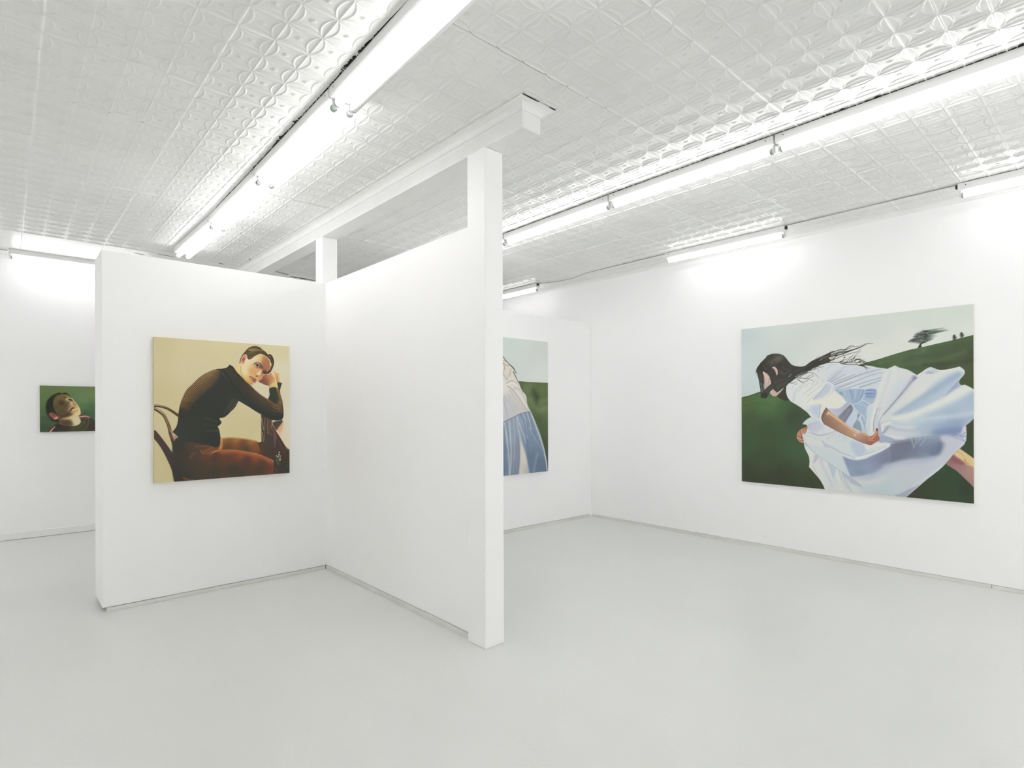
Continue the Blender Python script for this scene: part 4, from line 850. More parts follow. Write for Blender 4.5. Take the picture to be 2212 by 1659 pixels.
ART['p4'] = [
('G',None,1,2,[(45,89,'c4d0d0'),(43,939,'ccd7d9'),(1316,148,'d1d7d2'),(2316,190,'d2d8d1'),(3018,127,'d0d7ce'),(3572,99,'cfd6cc'),(2126,687,'dddfd8'),(2849,514,'dcded7'),(3571,406,'d8dcd4'),(754,351,'d2d8d3'),(1527,599,'dadcd6'),(272,530,'cdd7d6'),(635,1205,'d0dad8')]),
('P',None,'land',1,0,0,[(76,1485,'58683e'),(354,1397,'4f6f45'),(578,1454,'53764a'),(795,1605,'48633f'),(169,1788,'46583a'),(532,2007,'3f5238'),(963,1735,'3f4b38'),(55,2296,'40573a'),(442,2547,'3f4f36'),(1045,2337,'445c42'),(73,2847,'3b4434'),(791,2876,'3d4232'),(1366,2994,'3e4430'),(440,3041,'3e4331'),(2427,830,'4d6040'),(2658,768,'556a45'),(2944,712,'55684a'),(2787,852,'46563e'),(3216,660,'4c5f43'),(3505,612,'4a5b3e'),(3035,904,'4a5f41'),(3333,885,'51603f'),(3245,953,'41453a'),(3588,795,'454c38'),(3532,1110,'4a5639'),(3615,1361,'45502f'),(3603,1924,'3f4632'),(3602,2241,'3b4a35'),(3329,2581,'344d36'),(3092,2821,'3c4632'),(3270,2985,'3a4a34'),(2876,3008,'3d3f2f'),(3528,2990,'384a35'),(3584,2843,'384033')],[(-114,1390),(-18,1364),(171,1321),(369,1255),(579,1205),(881,1144),(1680,956),(2215,796),(2394,752),(2612,686),(2834,629),(2925,615),(3154,570),(3381,528),(3639,470),(3699,454),(3694,3111),(-120,3608)]),
('L','land',0.7,18.4,18.4,11.7,'3e4c34',[(-5,1371),(170,1329),(369,1267)]),
('L','land',0.5,45.1,45.1,36.1,'667a50',[(2394,823),(2586,761),(2834,705),(3014,647)]),
('L','land',0.5,51.8,51.8,41.4,'5c6d48',[(2586,880),(2895,854),(3188,837),(3523,722)]),
('L','land',0.6,29.9,29.9,23.9,'48573f',[(2458,790),(2712,733),(2955,657)]),
('L','land',0.5,43.5,43.5,34.8,'3f5540',[(2834,734),(3073,744),(3414,686)]),
('L','land',0.6,50.0,50.0,40.0,'3c4233',[(3014,890),(3245,890),(3523,879),(3636,839)]),
('L','land',0.4,28.6,28.6,22.9,'5a6b4a',[(3014,604),(3303,573),(3631,527)]),
('L','land',0.35,41.6,41.6,33.3,'62803f',[(67,1476),(401,1414),(721,1403)]),
('L','land',0.5,50.1,50.1,40.1,'4e6440',[(7,1526),(236,1478),(563,1513)]),
('S','land',0.35,170,3,[60,6],100,'5a7048',[(-20,2114),(1208,2244),(1599,3053),(-23,3040)]),
('S','land',0.35,120,4,[60,7],100,'2d3627',[(-21,2299),(1208,2414),(1599,3053),(-23,3132)]),
('S','land',0.35,90,5,[50,6],70,'4d6144',[(2782,3041),(3330,2365),(3629,2697),(3628,3035)]),
('S','land',0.35,80,6,[50,7],75,'2c3526',[(2782,3041),(3330,2365),(3629,2697),(3628,3035)]),
('S','land',0.22,60,7,[90,14],25,'64784a',[(29,1466),(1047,1476),(1046,1993),(28,2020)]),
('L',None,0.6972308320036513,18.6,3.6,8.6,'586660',[(3001,379),(3085,365),(3168,358)]),
('L',None,0.8220922555609232,18.6,3.6,8.6,'4c5a53',[(2979,397),(3094,381),(3207,367)]),
('L',None,0.537046028108658,18.6,3.6,8.6,'6f7f78',[(2976,391),(3104,373),(3229,358)]),
('L',None,0.8301551518785457,18.6,3.6,8.6,'5d6b64',[(3028,402),(3170,386),(3309,363)]),
('L',None,0.45324510044598304,18.6,3.6,8.6,'6f7f78',[(2995,402),(3081,388),(3166,377)]),
('L',None,0.7195106124854953,18.6,3.6,8.6,'586660',[(2997,397),(3133,376),(3267,360)]),
('L',None,0.6582013840366738,18.6,3.6,8.6,'5d6b64',[(2999,417),(3096,398),(3190,387)]),
('L',None,0.4798973112237274,18.6,3.6,8.6,'4c5a53',[(3003,531),(3056,515),(3107,506)]),
('L',None,0.7354944836447987,18.6,3.6,8.6,'6f7f78',[(2992,515),(3029,506),(3065,498)]),
('L',None,0.5049654308630537,18.6,3.6,8.6,'4c5a53',[(3031,377),(3170,359),(3305,345)]),
('L',None,0.7806950804132666,18.7,3.6,8.6,'6f7f78',[(2962,512),(3005,499),(3047,492)]),
('L',None,0.8376178899741826,18.6,3.6,8.6,'586660',[(2980,516),(3044,503),(3108,485)]),
('L',None,0.5113969319501618,18.7,3.6,8.6,'6f7f78',[(2968,505),(3025,495),(3082,479)]),
('L',None,0.6143358711353357,18.6,3.6,8.6,'4c5a53',[(3002,417),(3049,406),(3096,403)]),
('L',None,0.5011282047383695,18.6,3.6,8.6,'4c5a53',[(3005,500),(3058,486),(3110,477)]),
('L',None,0.7121992827361554,18.6,3.6,8.6,'586660',[(3010,354),(3143,341),(3275,327)]),
('L',None,0.664992883360369,18.5,3.6,8.6,'4c5a53',[(3035,399),(3127,390),(3216,373)]),
('L',None,0.823971203692808,18.6,3.6,8.6,'586660',[(2976,381),(3085,365),(3192,354)]),
('L',None,0.6377106222612356,18.6,3.6,8.6,'4c5a53',[(2993,429),(3051,417),(3108,409)]),
('L',None,0.8832398478346204,18.5,3.6,8.6,'586660',[(3037,390),(3134,374),(3229,365)]),
('L',None,0.544914582509305,18.6,3.6,8.6,'586660',[(3021,471),(3061,462),(3100,455)]),
('L',None,0.8166717770620817,18.6,3.6,8.6,'6f7f78',[(3028,514),(3072,505),(3116,494)]),
('L',None,0.4834712556479445,18.6,3.6,8.6,'586660',[(3023,444),(3080,438),(3137,424)]),
('L',None,0.7950691233265454,18.6,3.6,8.6,'4c5a53',[(3006,531),(3035,528),(3064,517)]),
('L',None,0.7859225506460426,18.5,3.6,8.6,'586660',[(3036,398),(3166,380),(3294,364)]),
('L',None,0.5021504862465145,18.7,3.6,8.6,'6f7f78',[(2960,510),(3026,490),(3091,479)]),
('L',None,0.5228556655508787,18.6,3.6,8.6,'4c5a53',[(3026,500),(3084,491),(3141,475)]),
('L',None,0.4618770564760649,18.6,3.6,8.6,'586660',[(3011,460),(3093,448),(3174,430)]),
('L',None,0.46861931616929436,18.6,3.6,8.6,'4c5a53',[(3001,346),(3129,335),(3254,322)]),
('L',None,0.48831345462754816,18.6,3.6,8.6,'5d6b64',[(3032,361),(3112,352),(3191,345)]),
('L',None,0.8349635961266262,18.6,3.6,8.6,'586660',[(3029,444),(3089,432),(3147,424)]),
('L',None,0.6371517638566329,18.5,3.6,8.6,'586660',[(3044,415),(3140,399),(3236,386)]),
('L',None,0.6401090007512094,18.6,3.6,8.6,'586660',[(3012,476),(3095,461),(3176,443)]),
('L',None,0.8369196284738423,18.6,3.6,8.6,'586660',[(3027,491),(3068,479),(3108,473)]),
('L',None,0.6952268134793446,18.6,3.6,8.6,'5d6b64',[(2975,391),(3058,381),(3142,369)]),
('L',None,0.6105557549979094,18.6,3.6,8.6,'6f7f78',[(3010,435),(3058,425),(3106,420)]),
('L',None,0.6948381473180334,18.6,3.6,8.6,'6f7f78',[(3010,493),(3076,479),(3141,465)]),
('L',None,0.7258497799028212,18.6,3.6,8.6,'586660',[(3001,517),(3069,501),(3135,486)]),
('L',None,0.6450299824562077,18.6,3.6,8.6,'4c5a53',[(3032,423),(3099,413),(3166,401)]),
('L',None,0.7091921158675307,18.6,3.6,8.6,'4c5a53',[(3016,459),(3070,452),(3125,438)]),
('L',None,0.5983414560140198,18.6,3.6,8.6,'4c5a53',[(2984,406),(3059,399),(3133,384)]),
('L',None,0.8104970098403002,18.5,3.6,8.6,'5d6b64',[(3041,410),(3126,398),(3212,385)]),
('L',None,0.7921133556706312,18.6,3.6,8.6,'5d6b64',[(2975,497),(3035,484),(3094,471)]),
('L',None,0.8337485955470785,18.6,3.6,8.6,'6f7f78',[(3005,521),(3057,510),(3110,495)]),
('L',None,0.5536658721830912,18.6,3.6,8.6,'6f7f78',[(2986,474),(3047,460),(3108,450)]),
('L',None,0.8862808120837143,18.5,3.6,8.6,'586660',[(3047,408),(3191,386),(3332,367)]),
('P',None,None,0.88,11.6,0,'454c45',[(2804,502),(2847,469),(2895,444),(2877,425),(2914,398),(2896,391),(2938,364),(2979,349),(3009,338),(3062,358),(3091,391),(3079,439),(3062,494),(3015,532),(2955,541),(2895,521),(2847,512)]),
('L',None,0.75,12.9,3.6,5.0,'3c443d',[(2991,404),(3045,393)]),
('L',None,0.75,12.9,3.6,5.0,'7d8a82',[(2994,381),(3052,370)]),
('L',None,0.75,12.9,3.6,5.0,'2f352f',[(2959,493),(3005,483)]),
('L',None,0.75,12.8,3.6,5.0,'3c443d',[(3033,380),(3102,366)]),
('L',None,0.75,12.9,3.6,5.0,'3c443d',[(2987,455),(3021,448)]),
('L',None,0.75,12.9,3.6,5.0,'7d8a82',[(2948,430),(2998,421)]),
('L',None,0.75,12.9,3.6,5.0,'3c443d',[(3009,489),(3048,480)]),
('L',None,0.75,12.8,3.6,5.0,'7d8a82',[(3035,376),(3081,367)]),
('L',None,0.75,12.9,3.6,5.0,'3c443d',[(2940,465),(3010,450)]),
('L',None,0.75,12.9,3.6,5.0,'333a33',[(3026,355),(3086,343)]),
('L',None,0.75,12.9,3.6,5.0,'2f352f',[(3021,356),(3055,350)]),
('L',None,0.75,13.0,3.6,5.0,'333a33',[(2912,498),(2967,486)]),
('L',None,0.75,13.0,3.6,5.0,'2f352f',[(2914,471),(2984,457)]),
('L',None,0.75,13.0,3.6,5.0,'7d8a82',[(2930,442),(2990,430)]),
('L',None,0.75,12.9,3.6,5.0,'3c443d',[(3007,377),(3045,370)]),
('L',None,0.75,12.8,3.6,5.0,'3c443d',[(3028,439),(3065,431)]),
('L',None,0.75,12.9,3.6,5.0,'59635b',[(2960,437),(3002,428)]),
('L',None,0.75,12.9,3.6,5.0,'2f352f',[(2995,407),(3042,398)]),
('L',None,0.75,12.9,3.6,5.0,'333a33',[(2970,396),(3012,387)]),
('L',None,0.75,12.8,3.6,5.0,'2f352f',[(3031,367),(3085,357)]),
('L',None,0.75,12.9,3.6,5.0,'7d8a82',[(2987,389),(3037,379)]),
('L',None,0.75,12.9,3.6,5.0,'59635b',[(2970,379),(3041,365)]),
('L',None,0.75,12.9,3.6,5.0,'333a33',[(3019,411),(3070,401)]),
('L',None,0.75,12.9,3.6,5.0,'3c443d',[(2996,367),(3063,354)]),
('L',None,0.75,13.0,3.6,5.1,'2f352f',[(2874,504),(2922,494)]),
('L',None,0.75,12.9,3.6,5.0,'7d8a82',[(2997,496),(3050,484)]),
('L',None,0.75,12.9,3.6,5.0,'3c443d',[(2942,398),(2998,387)]),
('L',None,0.75,12.9,3.6,5.0,'3c443d',[(3022,495),(3061,487)]),
('L',None,0.75,13.0,3.6,5.0,'7d8a82',[(2909,498),(2968,486)]),
('L',None,0.75,12.9,3.6,5.0,'2f352f',[(2986,405),(3055,391)]),
('L',None,0.75,12.8,3.6,5.0,'7d8a82',[(3035,384),(3085,374)]),
('L',None,0.75,12.8,3.6,5.0,'3c443d',[(3031,479),(3088,467)]),
('L',None,0.75,13.0,3.6,5.1,'2f352f',[(2859,476),(2918,463)]),
('L',None,0.75,13.0,3.6,5.0,'2f352f',[(2909,431),(2973,417)]),
('L',None,0.75,12.9,3.6,5.0,'2f352f',[(3024,364),(3065,356)]),
('L',None,0.75,13.0,3.6,5.1,'333a33',[(2846,494),(2877,487)]),
('L',None,0.75,12.9,3.6,5.0,'3c443d',[(3016,389),(3076,376)]),
('L',None,0.75,12.9,3.6,5.0,'7d8a82',[(2980,493),(3025,483)]),
('L',None,0.75,12.9,3.6,5.0,'2f352f',[(3017,422),(3066,412)]),
('L',None,0.75,13.0,3.6,5.1,'3c443d',[(2871,472),(2913,463)]),
('L',None,0.85,11.6,4.4,4.4,'3a413a',[(2835,475),(2798,503),(2835,504)]),
('L',None,0.85,11.6,4.3,4.3,'3a413a',[(2890,392),(2926,377)]),
('L',None,0.85,11.6,4.3,4.3,'3a413a',[(2868,424),(2908,415)]),
('L',None,0.85,11.6,4.4,4.4,'3a413a',[(2835,473),(2883,453)]),
('L',None,0.5,7.8,2.9,3.6,'b9c4bd',[(3041,471),(3063,463)]),
('L',None,0.5,7.9,2.9,3.6,'b9c4bd',[(2947,364),(2979,357)]),
('L',None,0.5,7.8,2.8,3.6,'b9c4bd',[(3063,413),(3092,406)]),
('L',None,0.5,7.9,2.9,3.6,'b9c4bd',[(2982,455),(3014,448)]),
('L',None,0.5,7.9,2.9,3.6,'b9c4bd',[(2969,453),(2987,445)]),
('L',None,0.5,7.9,2.9,3.6,'b9c4bd',[(2998,371),(3017,363)]),
('L',None,0.5,7.9,2.9,3.6,'b9c4bd',[(2964,494),(2978,485)]),
('L',None,0.5,7.8,2.9,3.6,'b9c4bd',[(3037,383),(3071,377)]),
('L',None,0.5,7.9,2.9,3.6,'b9c4bd',[(2945,374),(2962,366)]),
('L',None,0.5,7.8,2.8,3.6,'b9c4bd',[(3063,468),(3096,461)]),
('L',None,0.5,7.9,2.9,3.6,'b9c4bd',[(2997,382),(3017,375)]),
('L',None,0.5,7.9,2.9,3.6,'b9c4bd',[(2990,508),(3006,499)]),
('L',None,0.5,7.9,2.9,3.6,'b9c4bd',[(2957,483),(2972,475)]),
('L',None,0.5,7.8,2.8,3.6,'b9c4bd',[(3069,416),(3094,409)]),
('L',None,0.5,7.9,2.9,3.6,'b9c4bd',[(3021,499),(3035,490)]),
('L',None,0.5,7.8,2.9,3.6,'b9c4bd',[(3050,397),(3078,390)]),
('L',None,0.5,7.9,2.9,3.6,'b9c4bd',[(2924,469),(2940,461)]),
('L',None,0.5,7.9,2.9,3.6,'b9c4bd',[(2951,366),(2971,358)]),
('L',None,0.5,7.9,2.9,3.6,'b9c4bd',[(2970,505),(2996,497)]),
('L',None,0.5,7.9,2.9,3.6,'b9c4bd',[(2975,507),(2992,498)]),
('L',None,0.5,7.9,2.9,3.6,'b9c4bd',[(2952,499),(2987,493)]),
('L',None,0.5,7.9,2.9,3.6,'b9c4bd',[(3025,509),(3038,500)]),
('L',None,0.5,7.8,2.8,3.6,'b9c4bd',[(3058,473),(3086,465)]),
('L',None,0.5,7.8,2.9,3.6,'b9c4bd',[(3050,386),(3066,378)]),
('L',None,0.5,7.9,2.9,3.6,'b9c4bd',[(2940,429),(2966,422)]),
('L',None,0.5,7.9,2.9,3.6,'b9c4bd',[(3003,419),(3032,412)]),
('P',None,None,1,3.6,0,'363c34',[(2922,615),(2955,551),(2970,536),(3020,512),(3032,524),(2991,549),(2973,569),(2982,591),(2976,605)]),
('P',None,None,1,5.5,1,'4a5048',[(3381,462),(3409,461),(3428,494),(3411,527),(3386,528)]),
('L',None,1,23.5,23.5,5.5,'3a403a',[(3398,456),(3400,491)]),
('P',None,None,1,5.5,1,'4a5048',[(3472,433),(3499,432),(3518,465),(3502,497),(3477,498)]),
('L',None,1,23.4,23.4,5.5,'3a403a',[(3488,427),(3491,462)]),
('P',None,'dr',1,0,0,[(1048,1304,'dfe1e0'),(1370,1479,'e3e3da'),(1678,1565,'e0e0d8'),(1131,878,'dddfdd'),(1680,907,'d6d9dc'),(2046,926,'d9dbdc'),(2393,1178,'d8dbd8'),(2722,1189,'d4d7da'),(2973,1346,'dcdcd6'),(3332,1210,'dbddd8'),(3214,1570,'d4dadb'),(3503,1714,'c0cdd8'),(1369,1984,'d3d9dc'),(1367,2573,'dcddd9'),(1898,2536,'d3dadd'),(1676,2223,'d8dddb'),(2252,2826,'c9d2d3'),(2782,2777,'c4cace'),(3271,2368,'c8cad2'),(3445,2071,'d0d0d8'),(2522,2994,'c3cfd1'),(1970,2933,'d5d7d4'),(2971,2462,'bfc6d2'),(2653,2941,'c2cdd0')],[(865,1168),(953,1093),(1050,1019),(1176,962),(1286,898),(1379,842),(1464,806),(1603,789),(1519,793),(1705,775),(1792,793),(1839,818),(2036,828),(2119,862),(2189,850),(2264,863),(2351,893),(2424,909),(2509,926),(2513,927),(2542,908),(2562,904),(2586,891),(2611,874),(2643,896),(2674,916),(2730,935),(2785,953),(2834,985),(2876,1019),(2918,1050),(2954,1023),(2990,998),(3031,964),(3072,938),(3099,931),(3131,945),(3177,972),(3228,987),(3290,982),(3358,970),(3413,958),(3463,944),(3495,970),(3520,1003),(3528,1030),(3522,1064),(3501,1098),(3464,1147),(3455,1179),(3464,1212),(3485,1234),(3506,1228),(3528,1226),(3566,1249),(3604,1277),(3641,1306),(3660,1322),(3659,1720),(3634,1740),(3590,1800),(3540,1849),(3545,1930),(3546,2002),(3541,2082),(3517,2144),(3469,2202),(3452,2221),(3381,2307),(3333,2384),(3287,2455),(3247,2507),(3198,2564),(3123,2642),(3060,2705),(2997,2777),(2900,2887),(2835,2960),(2749,3056),(2601,3093),(2394,3109),(2252,3110),(1595,3071),(1538,3045),(1511,2973),(1473,2902),(1434,2847),(1380,2781),(1348,2746),(1309,2699),(1268,2652),(1276,2600),(1278,2550),(1272,2483),(1254,2433),(1230,2384),(1206,2339),(1192,2293),(1184,2251),(1179,2192),(1159,2116),(1139,2064),(1171,2052),(1203,2047),(1227,2004),(1239,1961),(1236,1890),(1200,1878),(1155,1875),(1184,1848),(1156,1877),(1178,1838),(1215,1799),(1258,1767),(1309,1740),(1273,1698),(1244,1660),(1208,1628),(1171,1600),(1127,1564),(1075,1529),(1016,1493),(956,1457),(922,1418),(895,1378),(878,1338),(869,1299),(863,1244),(863,1196)]),
('P','dr',None,0.8,37.5,1,'ccd3da',[(1553,1099),(1704,942),(1839,875),(2100,854),(2472,945),(2442,1098),(2387,1229),(2099,1228),(1704,1268),(1663,1178)]),
('P','dr',None,0.6,30.0,1,'b9c3d2',[(1581,1100),(1650,991),(1745,922),(1839,912),(1785,968),(1704,1068)]),
('L','dr',0.7,22.4,11.2,16.5,'a3adc0',[(1594,1101),(1704,1016),(1805,925)]),
('L','dr',0.8,19.4,9.7,11.9,'9aa5b4',[(1636,1117),(1758,1048),(1878,987)]),
('L','dr',0.8,25.3,12.7,16.4,'a0a9ba',[(1663,1137),(1838,1066),(2022,998)]),
('L','dr',0.95,16.3,8.2,8.9,'8a939f',[(1697,1168),(1905,1083),(2099,1005),(2264,957),(2400,927)]),
('L','dr',0.9,11.8,5.9,8.9,'96a0b0',[(1758,1233),(1970,1144),(2195,1045),(2350,1002),(2466,987)]),
('L','dr',0.9,19.3,9.6,13.3,'9aa8bc',[(1731,1258),(1904,1230),(2131,1150),(2436,1063)]),
('L','dr',0.9,18.7,9.4,11.5,'8a9fae',[(2099,1221),(2257,1169),(2417,1107)]),
('L','dr',0.7,32.6,16.3,22.2,'a8b4c6',[(1717,1224),(1838,1176),(1970,1130)]),
('L','dr',0.8,8.8,4.4,7.4,'a4aab8',[(1812,881),(1905,842),(1971,837),(2055,840)]),
('L','dr',0.7,10.5,5.2,9.0,'a8aebb',[(1574,883),(1636,819),(1718,798)]),
('L','dr',0.8,13.4,6.7,7.4,'8f9db6',[(1704,1261),(1818,1257)]),
('L','dr',0.6,29.0,14.5,21.7,'c2c6d6',[(2035,1052),(2226,989),(2412,956)]),
('L','dr',0.75,13.4,5.9,8.9,'dde4e6',[(1704,1187),(1970,1101),(2226,1004)]),
('L','dr',0.75,13.3,5.9,8.9,'dde4e6',[(1771,1248),(2035,1161),(2350,1052)]),
('L','dr',0.75,13.4,6.0,8.9,'dde4e6',[(1670,1126),(1838,1029),(2035,958)]),
('L','dr',0.75,13.2,5.9,8.8,'dde4e6',[(1838,1264),(2099,1199),(2399,1096)]),
('L','dr',0.75,10.7,4.6,6.9,'b9bcc0',[(1237,1484),(1317,1385),(1410,1311)]),
('L','dr',0.75,10.7,4.6,6.9,'b9bcc0',[(1245,1357),(1389,1238),(1488,1147)]),
('L','dr',0.75,10.8,4.6,6.9,'b9bcc0',[(1172,1321),(1317,1210),(1418,1129)]),
('L','dr',0.75,10.9,4.7,7.0,'b9bcc0',[(1054,1225),(1158,1135)]),
('L','dr',0.75,10.7,4.6,6.9,'b9bcc0',[(1274,1247),(1361,1158)]),
('L','dr',0.75,10.8,4.6,7.0,'b9bcc0',[(1113,1204),(1187,1113)]),
('L','dr',0.75,10.8,4.6,6.9,'b9bcc0',[(1180,1136),(1260,1078)]),
('L','dr',0.75,10.7,4.6,6.9,'b9bcc0',[(1318,1148),(1389,1075)]),
('L','dr',0.75,10.8,4.6,6.9,'b9bcc0',[(1216,1176),(1274,1116)]),
('L','dr',0.75,11.0,4.7,7.0,'b9bcc0',[(964,1231),(994,1161)]),
('L','dr',0.75,10.9,4.7,7.0,'b9bcc0',[(1069,1272),(1187,1175)]),
('L','dr',0.75,10.6,4.5,6.8,'b9bcc0',[(1432,1084),(1389,1143)]),
('L','dr',0.75,10.5,4.5,6.8,'b9bcc0',[(1530,1073),(1481,1124)]),
('L','dr',0.7,39.0,23.4,28.1,'c5ccd8',[(1001,1434),(1016,1318),(1046,1248)]),
('P','dr',None,0.9,30.5,1,'e2e2d6',[(1317,1484),(1459,1425),(1599,1352),(1755,1318),(1889,1460),(1822,1533),(1762,1571),(1598,1550),(1543,1562),(1480,1546),(1360,1530)]),
('P','dr',None,0.95,16.8,1,'c3ccd4',[(1346,1416),(1459,1282),(1558,1149),(1613,1140),(1653,1190),(1646,1256),(1564,1344),(1459,1406)]),
('L','dr',0.8,19.8,9.1,12.2,'aab3bf',[(1349,1416),(1424,1341),(1516,1238),(1565,1164)]),
('L','dr',1,10.5,6.0,3.8,'e8ebea',[(1558,1118),(1634,1129),(1662,1182),(1643,1282),(1599,1345),(1536,1396)]),
('L','dr',0.8,11.9,5.9,5.9,'c0c8cc',[(1674,1198),(1667,1279),(1612,1353),(1543,1404)]),
('P','dr',None,0.85,22.9,1,'bec5d8',[(1288,1549),(1462,1520),(1448,1607),(1436,1743),(1359,1713),(1280,1622)]),
('L','dr',0.95,12.1,7.6,4.5,'9aa3bd',[(1462,1516),(1453,1622),(1436,1765)]),
('P','dr',None,0.8,23.1,1,'ccd6da',[(1215,1583),(1317,1561),(1288,1668),(1244,1652)]),
('L','dr',0.8,16.8,10.7,9.2,'b5c4cc',[(1309,1736),(1373,1781),(1458,1833)]),
('P','dr',None,0.8,15.4,1,'ccd9dc',[(1163,1873),(1215,1810),(1309,1748),(1387,1796),(1458,1833),(1316,1828),(1244,1883)]),
('P','dr',None,0.95,4.5,1,'a9bccf',[(1702,1250),(1829,1276),(1909,1256),(2097,1250),(2183,1263),(2336,1264),(2335,1466),(2254,1522),(2217,1578),(2210,1714),(2121,1708),(2038,1636),(1967,1512),(1895,1475),(1829,1386),(1755,1311)]),
('P','dr',None,1,5.9,1,'a3b5cc',[(1829,1276),(1909,1256),(2097,1254),(2183,1271),(2173,1342),(2128,1434),(2064,1484),(1967,1509),(1908,1446),(1856,1365)]),
('L','dr',0.8,36.4,14.6,18.2,'8fa3bf',[(1948,1264),(1987,1389),(2000,1491)]),
('L','dr',0.8,15.9,6.4,8.0,'b9c9db',[(2039,1267),(2026,1375),(1993,1491)]),
('L','dr',0.8,14.6,5.8,7.3,'b4c5d6',[(1909,1271),(1935,1373),(1974,1490)]),
('L','dr',0.8,18.7,7.5,9.4,'8c9fbe',[(2097,1268),(2077,1376),(2013,1484)]),
('L','dr',0.8,15.8,6.3,7.9,'7d90ae',[(2148,1277),(2109,1398),(2039,1491)]),
('L','dr',0.8,11.7,4.7,5.9,'c4d2de',[(1856,1277),(1895,1387),(1961,1498)]),
('L','dr',0.8,10.1,4.0,5.0,'b8c8da',[(2129,1269),(2103,1362),(2052,1448)]),
('L','dr',1,12.9,7.2,2.9,'cbd8e2',[(2183,1263),(2174,1349),(2122,1442),(2058,1491),(1967,1514)]),
('P','dr',None,1,11.4,1,'93a6c8',[(2189,1274),(2336,1271),(2335,1402),(2192,1407)]),
('L','dr',0.8,15.7,5.7,6.4,'66779b',[(2192,1279),(2249,1278),(2317,1283)]),
('L','dr',0.8,15.7,5.7,6.4,'66779b',[(2192,1335),(2249,1334),(2317,1338)]),
('L','dr',0.8,15.7,5.7,6.4,'b7c3da',[(2192,1303),(2249,1301),(2317,1306)]),
('L','dr',0.8,15.7,5.7,6.4,'a9b8d2',[(2192,1358),(2249,1356),(2317,1361)]),
('L','dr',0.8,15.7,5.7,6.4,'7587ad',[(2192,1378),(2248,1376),(2317,1380)]),
('L','dr',1,12.9,8.6,2.9,'dce7ec',[(2141,1449),(2192,1482),(2254,1522)]),
('L','dr',0.8,7.2,5.7,3.6,'66788c',[(2141,1463),(2192,1500),(2242,1529)]),
('L','dr',0.7,13.0,7.2,8.7,'94a5be',[(2013,1534),(2096,1556),(2210,1607)]),
('L','dr',0.7,13.0,7.2,8.7,'94a5be',[(2038,1578),(2115,1607),(2210,1643)]),
('L','dr',0.7,13.0,7.2,8.7,'94a5be',[(2064,1621),(2128,1657),(2210,1678)]),
('L','dr',0.8,16.0,10.2,7.3,'cad6e2',[(1967,1512),(2038,1600),(2128,1700)]),
('P','dr',None,0.7,7.4,1,'8090a4',[(1762,1304),(1816,1298),(1829,1371),(1802,1342)]),
('P','dr',None,1,10.2,1,'c6d2e0',[(1961,1549),(2064,1665),(2025,1781),(1960,1949),(1854,1849),(1934,1702)]),
('P','dr',None,1,8.7,1,'929fae',[(2057,1773),(2096,1816),(2121,1894),(2130,1981),(1999,1926),(1989,1890),(2025,1817)]),
('P','dr',None,0.8,8.7,1,'6f7c92',[(2064,1686),(2096,1686),(2083,1737),(2057,1780)]),
('P','dr',None,0.9,8.7,1,'b9c8d6',[(2064,1780),(2121,1715),(2204,1721),(2191,1879),(2203,2007),(2146,2002),(2115,1851)]),
('L','dr',0.8,18.7,11.5,10.1,'8e9db2',[(2128,1736),(2166,1865),(2203,2014)]),
('L','dr',0.7,28.6,14.3,17.2,'8593a8',[(2191,1721),(2185,1843)]),
('L','dr',0.8,18.7,11.5,8.7,'c9d8e2',[(2083,1737),(2128,1837),(2140,1973)]),
('P','dr',None,1,6.0,1,[(1584,1584,'cfcfd4'),(1701,1621,'bfc4d4'),(1802,1592,'b7b7c6'),(1902,1512,'b3afbd'),(1748,1703,'c3c6da')],[(1557,1565),(1632,1584),(1755,1584),(1815,1555),(1898,1482),(1934,1512),(1868,1607),(1815,1688),(1741,1732),(1646,1651),(1591,1592)]),
('L','dr',0.9,12.0,7.5,4.5,'e6e6e2',[(1564,1563),(1653,1577),(1755,1576),(1815,1540)]),
('P','dr',None,1,4.4,1,'8a8b9b',[(1948,1516),(1987,1578),(1973,1650),(1921,1745),(1861,1841),(1801,1791),(1754,1740),(1828,1651),(1882,1592)]),
('L','dr',0.7,13.1,5.8,6.6,'666c7c',[(1961,1549),(1908,1636),(1828,1739)]),
('L','dr',0.7,13.1,5.8,6.5,'666c7c',[(1973,1607),(1927,1694),(1868,1797)]),
('L','dr',0.7,13.1,5.8,6.6,'666c7c',[(1928,1556),(1868,1621),(1822,1702)]),
('L','dr',0.8,11.7,5.8,5.8,'a9a3b4',[(1941,1592),(1881,1687),(1815,1783)]),
('L','dr',0.8,7.3,5.8,2.9,'59646e',[(1948,1516),(1985,1578),(1970,1658)]),
('P','dr',None,0.6,9.0,1,'dadcd8',[(2211,1572),(2297,1501),(2352,1360),(2429,1089),(2520,926),(2610,879),(2653,1141),(2608,1365),(2488,1625),(2397,1767),(2381,1926),(2373,2156),(2194,2020)]),
('P','dr',None,0.8,35.2,1,'ced5da',[(2443,1661),(2489,1485),(2549,1311),(2624,1166),(2726,1127),(2842,1089),(2762,1265),(2608,1478),(2518,1599)]),
('L','dr',0.7,50.9,17.0,33.9,'a3a5b6',[(2884,1086),(2769,1257),(2608,1478),(2450,1687)]),
('L','dr',0.9,17.0,6.8,5.1,'7b788c',[(2898,1099),(2820,1173),(2762,1265),(2608,1478),(2443,1696)]),
('P','dr',None,0.9,6.8,1,'85849a',[(2859,1060),(2884,1061),(2920,1096),(2898,1104),(2870,1124),(2849,1106)]),
('L','dr',0.7,42.5,17.0,25.5,'bfc0cc',[(2856,1081),(2798,1181),(2726,1299)]),
('L','dr',0.7,35.1,26.3,22.8,'e0e1da',[(2467,1002),(2429,1133),(2351,1395),(2297,1661)]),
('L','dr',0.5,34.9,17.4,29.6,'c4ccd6',[(2550,963),(2504,1162),(2443,1362),(2374,1617)]),
